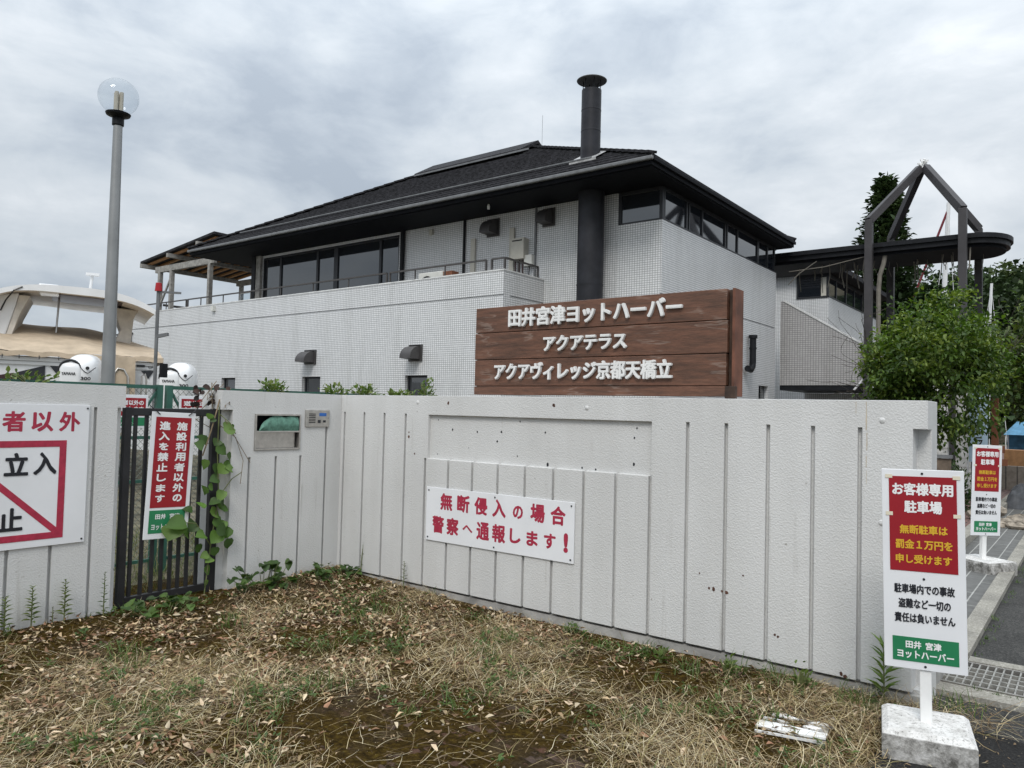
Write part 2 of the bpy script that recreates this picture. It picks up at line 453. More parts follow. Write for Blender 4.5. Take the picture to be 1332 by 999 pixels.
_tc = {}
def text_geo(s, bold=.02, depth=.0):
    k = (s, bold, depth)
    if k in _tc: return _tc[k]
    c = bpy.data.curves.new('lettering_curve', 'FONT'); c.body = s; c.size = 1; c.offset = bold; c.extrude = depth
    c.resolution_u = 3
    o = bpy.data.objects.new('lettering_curve', c)
    me = bpy.data.meshes.new_from_object(o)
    V = [v.co.copy() for v in me.vertices]; F = [tuple(p.vertices) for p in me.polygons]
    bpy.data.objects.remove(o); bpy.data.curves.remove(c); bpy.data.meshes.remove(me)
    _tc[k] = (V, F); return _tc[k]
def lettering(mb, s, cx, cz, w, h, y, bold=.02, ext=0.0, vertical=False, slant=0):
    """fit text into a w x h box on a local sign face (x right, z up, facing -y); ext = thickness in metres"""
    if vertical:
        n = len(s); hh = h / n
        for i, ch in enumerate(s):
            small = .82 if ch in 'をしますのはな' else .95
            lettering(mb, ch, cx, cz + h / 2 - hh * (i + .5), w * small, hh * .88 * small, y, bold, ext)
        return mb
    # heavier strokes: the glyphs laid several times, each a hair above the last
    V, F = text_geo(s, 0, .5 if ext else 0)
    xs = [v.x for v in V]; ys = [v.y for v in V]
    x0, x1, y0, y1 = min(xs), max(xs), min(ys), max(ys)
    em = bold * min((w / max(x1 - x0, 1e-6)), (h / max(y1 - y0, 1e-6))) * 1.15
    sx = (w - 2 * em) / max(x1 - x0, 1e-6); sy = (h - 2 * em) / max(y1 - y0, 1e-6)
    nn_ = 9 if bold > 0 else 1
    for q in range(nn_):
        dx, dz = (0, 0) if q == 8 or nn_ == 1 else (em * math.cos(q * math.pi / 4 + .39), em * math.sin(q * math.pi / 4 + .39))
        vs = []
        for v in V:
            X = (v.x - (x0 + x1) / 2) * sx + dx; Z = (v.y - (y0 + y1) / 2) * sy + dz
            vs.append((cx + X, y - (v.z + .5) * (ext - .0003 * q if ext else 0) - (.00006 * q if not ext else 0), cz + Z + slant * X))
        mb.add(vs, F)
    return mb
def rect(mb, x0, z0, x1, z1, y, t=.0015):
    return mb.box((x0, y - t, z0), (x1, y, z1))

# ------------------------------------------------------------------ ground
def noise2(x, y, s=1.0, seed=0):
    r = np.zeros_like(x)
    for k, (f, a) in enumerate(((1, .5), (2.1, .27), (4.3, .15), (8.7, .08))):
        p = seed * 3.1 + k * 1.7
        r += a * (np.sin(x * s * f * 1.9 + p + 1.3 * np.sin(y * s * f * 1.3 + p)) * np.cos(y * s * f * 1.7 - p * 2 + 1.1 * np.sin(x * s * f * .9 - p)))
    return r
def gz(x, y):
    """height of the dirt yard"""
    x = np.asarray(x, float); y = np.asarray(y, float)
    b = .012 * noise2(x, y, 2.2, 3) + .02 * noise2(x, y, .6, 5)
    wall = np.clip((y - 4.3) / .5, 0, 1) * (.035 * np.clip((-3.4 - x) / 1.6, 0, 1) - .012) + np.clip((-5.2 - x) / .6, 0, 1) * .045
    edge = np.clip((x + 1.3) / .5, 0, 1)
    return (b - .035 + wall) * (1 - edge) + (-.035) * edge
def sheet(name, xs, ys, zf, mat):
    X, Y = np.meshgrid(xs, ys); Z = zf(X, Y)
    V = np.stack([X, Y, Z], -1).reshape(-1, 3)
    nx, ny = len(xs), len(ys)
    i = np.arange(nx - 1); j = np.arange(ny - 1)
    I, J = np.meshgrid(i, j); a = (J * nx + I).ravel()
    F = np.stack([a, a + 1, a + nx + 1, a + nx], -1)
    o = fast_mesh(name, V, F, None, mat, smooth=True); o['kind'] = 'structure'
    return o
def dirtmat():
    m, nt, p = newmat('dirt_and_moss'); g = pos(nt)
    base = rampn(nt, nz(nt, g, 7, 8, .65), [(.3, (.036, .026, .015)), (.5, (.085, .062, .036)), (.7, (.18, .135, .08))])
    st = rampn(nt, nz(nt, g, 60, 6, .7), [(.4, (.45, .4, .35)), (.62, (1.0, 1, 1))])
    base = mixc(nt, .8, base, st, 'MULTIPLY')
    moss = rampn(nt, nz(nt, g, 30, 6, .7), [(.35, (.026, .017, .005)), (.56, (.080, .050, .011)), (.70, (.155, .112, .020))])
    mm = rampn(nt, nz(nt, g, 1.9, 6, .6), [(.36, (0, 0, 0)), (.47, (1, 1, 1))])
    c = mixc(nt, mm, base, moss)
    br = N(nt, 'ShaderNodeTexBrick'); br.inputs['Scale'].default_value = 1
    br.inputs['Brick Width'].default_value = .21; br.inputs['Row Height'].default_value = .105; br.inputs['Mortar Size'].default_value = .012
    br.inputs['Color1'].default_value = (.20, .10, .075, 1); br.inputs['Color2'].default_value = (.15, .115, .10, 1); br.inputs['Mortar'].default_value = (.03, .024, .015, 1)
    mp = N(nt, 'ShaderNodeMapping'); mp.inputs['Rotation'].default_value = (0, 0, .2); nt.links.new(g, mp.inputs[0]); nt.links.new(mp.outputs[0], br.inputs[0])
    sp = N(nt, 'ShaderNodeSeparateXYZ'); nt.links.new(g, sp.inputs[0])
    # bare brick shows through in the worn middle of the yard
    d = N(nt, 'ShaderNodeVectorMath', operation='DISTANCE'); nt.links.new(g, d.inputs[0]); d.inputs[1].default_value = (-2.35, 2.75, 0)
    k = rampn(nt, d.outputs['Value'], [(.5, (.7, .7, .7)), (1.05, (0, 0, 0))])
    kk = rampn(nt, nz(nt, g, 6.5, 6, .65), [(.55, (0, 0, 0)), (.61, (1, 1, 1))])
    c = mixc(nt, mixc(nt, 1, k, kk, 'MULTIPLY'), c, br.outputs[0])
    nt.links.new(c, p.inputs['Base Color']); p.inputs['Roughness'].default_value = .95; p.inputs['Specular IOR Level'].default_value = .05
    bumpn(nt, p, nz(nt, g, 26, 9, .75), .045, 1)
    return m
def asphaltmat(name, lo, hi, sc=120):
    m, nt, p = newmat(name); g = pos(nt)
    a = rampn(nt, nz(nt, g, sc, 4, .8), [(.35, lo), (.62, hi), (.74, tuple(min(1, x * 3) for x in hi))])
    b = rampn(nt, nz(nt, g, 2.5, 6, .6), [(.3, (.65, .65, .65)), (.6, (1.1, 1.1, 1.08))])
    nt.links.new(mixc(nt, .8, a, b, 'MULTIPLY'), p.inputs['Base Color']); p.inputs['Roughness'].default_value = .9; p.inputs['Specular IOR Level'].default_value = .15
    bumpn(nt, p, nz(nt, g, sc, 4, .8), .006, 1)
    return m
def pavermat(name, c1, c2, mortar, bw, rh, ms, rot=0.0, off=.5):
    m, nt, p = newmat(name); g = pos(nt)
    br = N(nt, 'ShaderNodeTexBrick'); br.inputs['Scale'].default_value = 1; br.offset = off
    br.inputs['Brick Width'].default_value = bw; br.inputs['Row Height'].default_value = rh; br.inputs['Mortar Size'].default_value = ms
    br.inputs['Color1'].default_value = (*c1, 1); br.inputs['Color2'].default_value = (*c2, 1); br.inputs['Mortar'].default_value = (*mortar, 1)
    mp = N(nt, 'ShaderNodeMapping'); mp.inputs['Rotation'].default_value = (0, 0, rot); nt.links.new(g, mp.inputs[0]); nt.links.new(mp.outputs[0], br.inputs[0])
    d = rampn(nt, nz(nt, g, 9, 6, .65), [(.3, (.55, .55, .53)), (.6, (1, 1, 1))])
    nt.links.new(mixc(nt, .8, br.outputs[0], d, 'MULTIPLY'), p.inputs['Base Color']); p.inputs['Roughness'].default_value = .8
    bumpn(nt, p, br.outputs[1], -.006, .8)
    return m
M['dirt'] = dirtmat()
M['yard'] = simple('yard_soil', (.13, .115, .075), .9, 0, .35, 3, .02, 20)
M['asphalt'] = asphaltmat('asphalt', (.020, .020, .021), (.085, .084, .080), 75)
M['asphalt_new'] = asphaltmat('dark_asphalt', (.009, .009, .010), (.040, .039, .038), 75)
M['kerb'] = asphaltmat('kerb_concrete', (.20, .19, .165), (.36, .345, .31), 60)
M['gutterpave'] = pavermat('grey_paver', (.115, .115, .11), (.14, .14, .135), (.36, .36, .34), 1.2, .155, .007, math.pi / 2)
M['brickpave'] = pavermat('red_brick_paver', (.15, .085, .075), (.19, .11, .095), (.03, .025, .02), .24, .12, .01, .0)
M['tactile'] = simple('yellow_tactile', (.45, .32, .10), .8)

far = MB().add([(-900, -900, -.16), (900, -900, -.16), (900, 900, -.16), (-900, 900, -.16)], [(0, 1, 2, 3)])
structure('ground', far, 'yard')
sheet('dirt_yard', np.linspace(-6.6, -.86, 150), np.linspace(-1.2, 4.97, 150), lambda x, y: gz(x, y), 'dirt')
sheet('boatyard_ground', np.linspace(-34, -1.3, 40), np.linspace(-3, 40, 50), lambda x, y: -.075 + .012 * noise2(x, y, .8, 1), 'yard')
structure('road', MB().add([(-.86, -40, -.045), (14, -40, -.045), (14, 120, -.045), (-.86, 120, -.045)], [(0, 1, 2, 3)]), 'asphalt')
structure('asphalt_patch', MB().add([(-.86, -3, -.04), (.8, -3, -.04), (.8, 4.55, -.04), (-.5, 4.75, -.04), (-.86, 4.45, -.04)], [(0, 1, 2, 3, 4)]), 'asphalt_new')
kb = MB()
yk = 6.12
while yk < 60:
    kb.box((-.83, yk, -.10), (-.70, yk + .595, .004)); yk += .6
structure('kerb', kb, 'kerb')
structure('gutter_path', MB().box((-1.34, 5.5, -.2), (-.834, 90, -.018)), 'gutterpave')
structure('brick_pavement', MB().box((-4.6, 10.6, -.2), (-1.50, 90, .085)), 'brickpave')
kb2 = MB(); yk = 10.45
while yk < 60:
    kb2.box((-1.495, yk, -.15), (-1.345, yk + .99, .09)); yk += 1.0
kb2.box((-4.6, 10.45, -.15), (-1.50, 10.595, .09))
structure('pavement_kerb', kb2, 'kerb')
structure('tactile_strip', MB().box((-4.5, 15.5, .05), (-1.9, 15.8, .092)), 'tactile')
# drain: concrete channel and steel grating
structure('drain_kerb', MB().box((-.69, 5.98, -.1), (2.5, 6.10, -.012)).box((-.80, 5.22, -.1), (2.5, 5.34, -.012)).box((-.80, 5.345, -.1), (2.5, 5.42, -.022)), 'kerb')
dg = thing('drain_grating', 'steel drain grating across the asphalt beyond the white wall end', 'drain grating', (.6, 5.7, -.03))
fr = MB().box((-.82, 5.43, -.09), (2.4, 5.45, -.016)).box((-.82, 5.95, -.09), (2.4, 5.97, -.016))
part('frame', fr, 'stainless', dg, world=True)
gb = MB()
k = -.80
while k < 2.4:
    gb.box((k, 5.452, -.06), (k + .009, 5.948, -.018)); k += .045
for yy in (5.545, 5.64, 5.735, 5.83): gb.box((-.8, yy, -.045), (2.4, yy + .014, -.0165))
M['grate'] = simple('galvanised_grate', (.34, .335, .31), .5, .3, .2, 30)
part('grille', gb, 'grate', dg, world=True)
structure('drain_channel', MB().box((-.82, 5.45, -.35), (2.4, 5.95, -.10)), 'blackmetal')

# ------------------------------------------------------------------ perimeter walls
YW, XC, ZT = 4.891, -5.869, 1.70
GR = [-5.82, -5.537, -5.259, -4.979, -4.72, -4.443, -4.17, -3.895, -3.617, -3.343, -3.066, -2.791, -2.514, -2.234, -1.959, -1.679, -1.4, -1.127]
GW = .0125
us = sorted({XC, -.766, -.842, -4.692, -2.508} | {g - GW for g in GR} | {g + GW for g in GR})
us = [u for i, u in enumerate(us) if i == 0 or u - us[i - 1] > .002]
def dmain(u, v):
    if v < .035: return .07
    if u > -.842 and v < 1.535: return .13
    if -4.692 < u < -2.508 and 1.146 < v < 1.532: return .032
    for g in GR:
        if abs(u - g) < GW:
            top = 1.146 if -4.75 < g < -2.5 else 1.535
            if v < top: return .032
    return 0
mw = thing('white_wall', 'white stucco wall with vertical grooves carrying the brown wooden sign', 'wall', (-3.3, YW + .15, -.1))
part('wall', relief(us, [-.25, .035, 1.146, 1.532, 1.535, ZT], dmain, lambda u, v, d: (u, YW + d, v), .32), 'stucco', mw, world=True, bevel=.003, segs=2)
pl = MB().box((XC, YW + .014, -.25), (-.80, YW + .066, .014))
part('plinth', pl, 'plinth', mw, world=True)
# screw holes, stains and blisters of the worn recess
hm = MB(); rs = MB()
for (x, z, r_) in [(-4.43, 1.41, .010), (-4.15, 1.40, .008), (-3.89, 1.41, .009), (-3.45, 1.42, .008), (-2.66, 1.41, .007), (-2.66, 1.22, .011), (-4.60, 1.49, .006), (-4.24, 1.26, .004), (-3.72, 1.22, .006), (-4.60, 1.19, .005), (-3.7, 1.5, .006), (-3.93, 1.33, .009), (-2.64, 1.48, .007), (-3.42, 1.17, .012), (-3.1, 1.165, .008), (-2.98, 1.16, .008)]:
    a = [(x + r_ * math.cos(t) * random.uniform(.7, 1.2), YW + .0305, z + r_ * math.sin(t) * random.uniform(.8, 1.4)) for t in np.linspace(0, 2 * math.pi, 9)[:-1]]
    hm.add(a, [tuple(range(7, -1, -1))])
part('screw_hole', hm, 'blackink', mw, world=True)
sp = MB()
for (x, z, r_) in [(-4.85, 1.18, .01), (-4.93, 1.33, .012), (-4.93, 1.37, .008), (-1.94, .42, .012), (-1.97, .425, .009), (-2.03, .43, .012), (-2.06, .43, .010), (-1.62, .21, .009), (-1.6, .2, .008), (-1.22, .055, .012), (-1.20, .045, .012), (-3.35, 1.635, .015), (-4.46, 1.64, .012), (-2.13, .52, .006), (-1.83, .55, .006)]:
    a = [(x + r_ * math.cos(t) * random.uniform(.6, 1.3), YW - .0015, z + r_ * math.sin(t) * random.uniform(.6, 1.4)) for t in np.linspace(0, 2 * math.pi, 9)[:-1]]
    sp.add(a, [tuple(range(7, -1, -1))])
M['rustspot'] = simple('rust_spot', (.10, .045, .03), .8, 0, .3)
part('rust_stain', sp, 'rustspot', mw, world=True)
bl = MB()
for x, z in ((-1.005, 1.58), (-1.005, .98), (-3.05, 1.62), (-4.83, 1.64)):
    bl.lathe([(0.001, .007), (.010, .006), (.016, .003), (.019, 0)], (0, 0, 0), 10)
    n = 40; mt = Matrix.Translation((x, YW, z)) @ Matrix.Rotation(R(90), 4, 'X')
    bl.v[-n:] = [tuple(mt @ Vector(p)) for p in bl.v[-n:]]
part('plug', bl, 'stucco', mw, world=True, smooth=True)
st = MB()
for (xa, za, zb, wd_) in ((-1.092, 1.69, 1.52, .008), (-1.088, 1.505, 1.40, .006), (-1.091, 1.37, 1.30, .005), (-1.089, 1.28, 1.20, .003), (-1.150, 1.69, 1.62, .004)):
    zs_ = np.linspace(za, zb, 7); L_ = [(xa - wd_ / 2 * random.uniform(.4, 1.2), YW - .001, z) for z in zs_]; R_ = [(xa + wd_ / 2 * random.uniform(.4, 1.2), YW - .001, z) for z in zs_]
    st.add(L_ + R_, [(k, k + 1, 8 + k, 7 + k) for k in range(6)])
M['tanstain'] = simple('tan_rust_run', (.52, .45, .35), .6, 0, .12, 20)
part('rust_run', st, 'tanstain', mw, world=True)
# return of the wall end
part('return_wall', MB().box((-.86, YW + .322, -.2), (-.775, YW + .75, 1.05)), 'plinth', mw, world=True)

def side_relief(y0, y1, grooves, tops, notch, extra, name_root, ybreaks, zbreaks, thick=.30):
    us = sorted({y0, y1} | set(ybreaks) | {g - GW for g in grooves} | {g + GW for g in grooves})
    vs = sorted({-.25, .0, ZT} | set(zbreaks) | set(tops))
    def d(u, v):
        if v < 0.0: return .03
        e = extra(u, v)
        if e: return e
        for (a, b) in notch:
            if a < u < b and v < 1.535: return .07
        for g, t in zip(grooves, tops):
            if abs(u - g) < GW and v < t: return .032
        return 0
    return relief(us, vs, d, lambda u, v, dd: (XC - dd, u, v), thick)
iw = thing('intercom_wall', 'short white stucco wall panel between the gate and the long wall', 'wall', (XC - .15, 4.25, -.1))
mbx = side_relief(3.60, YW + .3, [3.886, 4.158, 4.425, 4.715], [1.123, 1.123, 1.123, 1.39], [(3.60, 3.71)],
                  lambda u, v: .09 if (3.926 < u < 4.41 and 1.182 < v < 1.505) else 0, iw, [3.71, 3.926, 4.41], [1.123, 1.182, 1.39, 1.505, 1.535])
part('wall', mbx, 'stucco', iw, world=True, bevel=.003)
part('plinth', MB().box((XC - .028, 3.62, -.25), (XC - .012, YW, -.005)), 'plinth', iw, world=True)
lw = thing('gate_side_wall', 'white stucco wall with grooves bearing the big no entry plate', 'wall', (XC - .15, 1.0, -.1))
mbx = side_relief(-1.5, 2.80, [2.583, 2.315, 2.043, 1.766, 1.49, 1.213, .936, .66, .38, .1, -.18, -.46], [1.535] * 12, [(2.742, 2.80)], lambda u, v: 0, lw, [2.742], [1.535])
part('wall', mbx, 'stucco', lw, world=True, bevel=.003)
part('plinth', MB().box((XC - .028, -1.5, -.25), (XC - .012, 2.78, -.005)), 'plinth', lw, world=True)

# letterbox and intercom
lb = thing('letterbox', 'steel letter slot with green cloth stuffed in, beside the intercom', 'letterbox', (XC, 4.168, 1.18), R(90))
def lx(y): return y - 4.168
f = MB()
for (a, b) in (((-.242, 1.489), (.242, 1.505)), ((-.242, 1.182), (.242, 1.196)), ((-.242, 1.196), (-.226, 1.489)), ((.226, 1.196), (.242, 1.489)), ((-.226, 1.338), (.226, 1.352))):
    f.box((a[0], -.012, a[1] - 1.18), (b[0], .05, b[1] - 1.18))
part('frame', f, 'stainless', lb, bevel=.002)
part('flap', MB().box((-.224, .03, .018), (.205, .04, .156)), 'stainless', lb)
part('slot_back', MB().box((-.226, .075, .01), (.226, .085, .31)), 'blackmetal', lb)
cl = MB(); vs = []; nx = 16
for i in range(nx + 1):
    t = i / nx; x = -.20 + .42 * t
    top = .17 + .133 * min(1, (t * 3.6) ** .7) + .006 * math.sin(t * 17)
    for j in range(5):
        s = j / 4
        vs.append((x, .004 - .018 * math.sin(s * 3.1) + .006 * math.sin(t * 23 + s * 5), .172 + (top - .172) * s))
fs = [(i * 5 + j, (i + 1) * 5 + j, (i + 1) * 5 + j + 1, i * 5 + j + 1) for i in range(nx) for j in range(4)]
part('green_cloth', cl.add(vs, fs), 'tarpgreen', lb, smooth=True)
ic = thing('intercom', 'flush steel intercom panel with speaker slots and blue name label', 'intercom', (XC, 4.598, 1.47), R(90))
part('faceplate', MB().box((-.139, -.016, -.082), (.139, .012, .082)), 'stainless', ic, bevel=.006)
sl = MB()
for k in range(6): sl.box((-.105, -.0185, -.045 + k * .016), (-.03, -.0162, -.037 + k * .016))
part('speaker_slot', sl, 'blackmetal', ic)
part('name_label', MB().box((.015, -.020, .02), (.095, -.0162, .05)), 'blue', ic)
part('call_button', MB().box((0, -.022, -.045), (.028, -.0162, -.016)).box((.06, -.019, -.04), (.09, -.0162, -.018)), 'frame', ic)
part('screw', MB().box((-.122, -.018, .0), (-.116, -.0162, .006)).box((.118, -.018, .0), (.124, -.0162, .006)), 'blackmetal', ic)

# ------------------------------------------------------------------ wooden sign
ws = thing('wooden_sign', 'long brown board sign with raised white letters standing on the wall', 'sign', (-3.15, 5.04, 1.70))
bz = [1.716, 1.792, 2.018, 2.25, 2.47]
for i in range(4):
    part('board', MB().box((-4.30 + .004 * (i % 2), 5.04, bz[i] + .0025), (-2.02 - .006 * (i % 2), 5.10, bz[i + 1] - .0025)), 'wood', ws, world=True, bevel=.004)
part('backing', MB().box((-4.27, 5.10, 1.72), (-2.03, 5.16, 2.455)), 'wood_dark', ws, world=True)
part('end_board', MB().box((-2.018, 5.072, 1.722), (-1.990, 5.20, 2.462)), 'wood_dark', ws, world=True, bevel=.003)
M['endred'] = simple('reddish_end_board', (.15, .060, .036), .65, 0, .25, 8)
part('end_panel', MB().box((-1.988, 5.045, 1.722), (-1.968, 5.20, 2.468)), 'endred', ws, world=True, bevel=.002)
part('foot_block', MB().box((-2.03, 5.03, 1.705), (-1.955, 5.07, 1.79)), 'wood_dark', ws, world=True, bevel=.004)
for s, x0, x1, z0, z1 in (('田井宮津ヨットハーバー', -3.921, -2.350, 2.285, 2.440), ('アクアテラス', -3.557, -2.796, 2.072, 2.198), ('アクアヴィレッジ京都天橋立', -4.060, -2.420, 1.842, 1.986)):
    L = MB(); lettering(L, s, (x0 + x1) / 2, (z0 + z1) / 2, x1 - x0, z1 - z0, 5.0385, .032, .026)
    part('letters', L, 'letter', ws, world=True)
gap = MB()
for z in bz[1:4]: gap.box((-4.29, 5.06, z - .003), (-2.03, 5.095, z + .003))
part('gap_shade_strip', gap, 'blackmetal', ws, world=True)  # black strips set between the boards to stand for shade in the gaps

# ------------------------------------------------------------------ plates on the walls
wp = thing('warning_plate', 'white metal plate with two rows of red writing screwed to the long wall', 'warning sign', (-3.905, YW, .45))
# slightly tilted like the photograph
def wxy(x, z): return x + 3.905, z - .45
pz = MB().box((-.772, -.012, -.010), (.772, -.004, .452))
o = part('plate', pz, 'plate', wp, bevel=.002)
L = MB()
for i, ch in enumerate('無断侵入の場合'):
    sc = .72 if ch == 'の' else 1
    lettering(L, ch, -.535 + i * .193, .338 - (.012 if ch == 'の' else 0), .140 * sc, .146 * sc, -.0125, .034)
for i, ch in enumerate('警察へ通報します'):
    sc = .80 if ch in 'へします' else 1
    lettering(L, ch, -.625 + i * .168, .135, .138 * sc, (.148 * sc if ch != 'へ' else .06), -.0125, .034)
lettering(L, '!', .70, .14, .042, .15, -.0125, .04)
part('lettering', L, 'crimson', wp)
s = MB()
for x in (-.745, 0, .745):
    for z in (.018, .424): s.box((x - .006, -.016, z - .006), (x + .006, -.012, z + .006))
part('screw', s, 'frame', wp)

np_ = thing('no_entry_plate', 'large white no entry plate with red box and diagonal bar', 'warning sign', (XC, 1.5, .56), R(90))
part('plate', MB().box((0, -.014, -.005), (1.035, -.004, .99)), 'plate', np_, bevel=.002)
L = MB()
for i, ch in enumerate('関係者以外'): lettering(L, ch, .19 + .178 * i, .868, .142, .142, -.0145, .03)
part('red_lettering', L, 'crimson', np_)
B = MB(); y_ = -.0145
x0, x1, z0, z1 = .15, .887, .045, .735
w = .045
rect(B, x0, z0, x1, z0 + w, y_); rect(B, x0, z1 - w, x1, z1, y_); rect(B, x0, z0 + w, x0 + w, z1 - w, y_); rect(B, x1 - w, z0 + w, x1, z1 - w, y_)
B.prism([(x0 + w, y_ + .0, z1 - w - .03), (x0 + w, y_, z1 - w), (x0 + w + .03, y_, z1 - w), (x1 - w, y_, z0 + w + .03), (x1 - w, y_, z0 + w), (x1 - w - .03, y_, z0 + w)], (0, -.001, 0))
part('prohibition_box', B, 'crimson', np_)
L = MB()
for ch, cx, cz in (('立', .572, .575), ('入', .752, .575), ('禁', .375, .20), ('止', .552, .20)): lettering(L, ch, cx, cz, .15, .158, -.0170, .03)
part('black_lettering', L, 'blackink', np_)
s = MB()
for x, z in ((1.02, .965), (1.015, .02), (.02, .965), (.02, .02)): s.box((x - .006, -.018, z - .006), (x + .006, -.014, z + .006))
part('screw', s, 'frame', np_)

# ------------------------------------------------------------------ gate
gt = thing('metal_gate', 'dark barred metal gate between two white walls overgrown with vine', 'gate', (-5.95, 3.2, 0))
gx = -5.95
part('rail', MB().box((gx - .02, 2.83, 1.475), (gx + .02, 3.62, 1.535)), 'gate', gt, world=True, bevel=.003)
part('rail', MB().box((gx - .02, 2.83, .02), (gx + .02, 3.62, .075)), 'gate', gt, world=True, bevel=.003)
for y in (2.825, 3.56):
    part('stile', MB().box((gx - .025, y, 0.0), (gx + .025, y + .055 if y < 3 else y + .075, 1.54)), 'gate', gt, world=True, bevel=.003)
for y in (2.92, 3.007, 3.092, 3.17, 3.243, 3.313, 3.386, 3.471):
    part('bar', MB().box((gx - .012, y - .012, .07), (gx + .012, y + .012, 1.48)), 'gate', gt, world=True)
# leaning notice on the gate
gs = thing('gate_notice', 'tall red and green notice board with vertical writing tied to gate bars', 'notice', (gx + .04, 3.172, .50), R(90))
T = Matrix.Rotation(R(2.0), 4, 'Y')
P = MB().box((-.183, -.012, 0), (.183, -.004, 1.005)).xf(T); part('board', P, 'plate', gs, bevel=.002)
Rr = MB(); rect(Rr, -.148, .245, .148, .965, -.0125); part('red_panel', Rr.xf(T), 'red', gs)
Rr = MB(); rect(Rr, -.148, .045, .148, .225, -.0125); part('green_panel', Rr.xf(T), 'green', gs)
L = MB(); lettering(L, '施設利用者以外の', .072, .607, .095, .66, -.0145, .034, vertical=True)
lettering(L, '進入を禁止します', -.072, .607, .095, .66, -.0145, .034, vertical=True)
lettering(L, '田井', -.055, .175, .085, .042, -.0145, .02); lettering(L, '宮津', .062, .175, .085, .042, -.0145, .02)
lettering(L, 'ヨットハーバー', 0, .095, .25, .048, -.0145, .02)
part('white_lettering', L.xf(T), 'whiteink', gs)
for x in (-.12, .12): part('wire_tie', MB().tube([(x, -.016, .985), (x + .045 * (1 if x > 0 else -1), -.02, 1.02), (x + .08 * (1 if x > 0 else -1), .0, 1.05)], .004, 6).xf(T), 'gate', gs)

# ------------------------------------------------------------------ parking signs
def parking_sign(loc, rot, panel_rot, label, base_label, tilt=0.0, base_dims=(.40, .40)):
    t = thing('parking_sign', label, 'sign', loc, panel_rot, 'parking signs in concrete bases')
    w, h, zb = .362, .985, .355 - loc[2]
    T = Matrix.Rotation(R(tilt), 4, 'Y')
    def bld(mb): return mb.xf(T)
    part('board', bld(MB().box((-w / 2, -.034, zb), (w / 2, -.026, zb + h))), 'plate', t, bevel=.002)
    part('post', bld(MB().box((-.026, -.025, .02), (.026, .02, zb + h - .1))), 'letter', t, bevel=.004)
    yy = -.0345
    def X(fx): return -w / 2 + fx * w
    def Zf(fz): return zb + h * (1 - fz)
    r_ = MB(); rect(r_, X(.09), Zf(.512), X(.91), Zf(.035), yy); part('red_panel', bld(r_), 'red', t)
    r_ = MB(); rect(r_, X(.105), Zf(.962), X(.90), Zf(.842), yy); part('green_panel', bld(r_), 'green', t)
    yl = yy - .0022
    L = MB()
    lettering(L, 'お客様専用', X(.50), Zf(.099), .74 * w, .064 * h, yl, .036)
    lettering(L, '駐車場', X(.505), Zf(.188), .46 * w, .064 * h, yl, .036)
    lettering(L, '田井', X(.36), Zf(.878), .19 * w, .038 * h, yl, .03); lettering(L, '宮津', X(.60), Zf(.878), .19 * w, .038 * h, yl, .03)
    lettering(L, 'ヨットハーバー', X(.50), Zf(.926), .68 * w, .042 * h, yl, .03)
    part('white_lettering', bld(L), 'whiteink', t)
    L = MB()
    lettering(L, '無断駐車は', X(.505), Zf(.302), .58 * w, .046 * h, yl, .032)
    lettering(L, '罰金１万円を', X(.505), Zf(.376), .69 * w, .048 * h, yl, .032)
    lettering(L, '申し受けます', X(.50), Zf(.450), .68 * w, .046 * h, yl, .032)
    part('yellow_lettering', bld(L), 'yellow', t)
    L = MB()
    lettering(L, '駐車場内での事故', X(.50), Zf(.600), .73 * w, .048 * h, yl, .036)
    lettering(L, '盗難など一切の', X(.50), Zf(.673), .63 * w, .048 * h, yl, .036)
    lettering(L, '責任は負いません', X(.50), Zf(.745), .73 * w, .048 * h, yl, .036)
    part('black_lettering', bld(L), 'blackink', t)
    tp = MB()
    for fx, fz in ((.09, .035), (.91, .035), (.09, .225), (.91, .225)): rect(tp, X(fx) - .016, Zf(fz) - .010, X(fx) + .016, Zf(fz) + .008, yy - .0017, .001)
    part('tape', bld(tp), 'lampwhite', t)
    s = MB()
    for fz in (.02, .548, .982): s.lathe([(.0005, 0), (.006, 0), (.006, .002)], (0, 0, 0), 10); s.v[-30:] = [(X(.5) + p[0], yy - p[2], Zf(fz) + p[1]) for p in s.v[-30:]]
    part('screw', bld(s), 'blackink', t)
    a, b = base_dims
    pts = [(-a / 2, -b / 2), (a / 2, -b / 2), (a / 2, b / 2), (-a / 2, b / 2)]
    ch = .028 if loc[1] < 5 else .008
    B = MB(); lo = []; mi = []; hi = []
    rr = Matrix.Rotation(rot - panel_rot, 3, 'Z')
    for x, y in pts:
        lo.append(rr @ Vector((x, y, -.06))); mi.append(rr @ Vector((x, y, .075)))
        hi.append(rr @ Vector((x - math.copysign(ch, x), y - math.copysign(ch, y), .100)))
    vs = lo + mi + hi
    fs = [(3, 2, 1, 0), (8, 9, 10, 11)]
    for k in range(4):
        j = (k + 1) % 4; fs += [(k, j, 4 + j, 4 + k), (4 + k, 4 + j, 8 + j, 8 + k)]
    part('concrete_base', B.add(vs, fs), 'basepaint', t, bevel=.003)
    return t
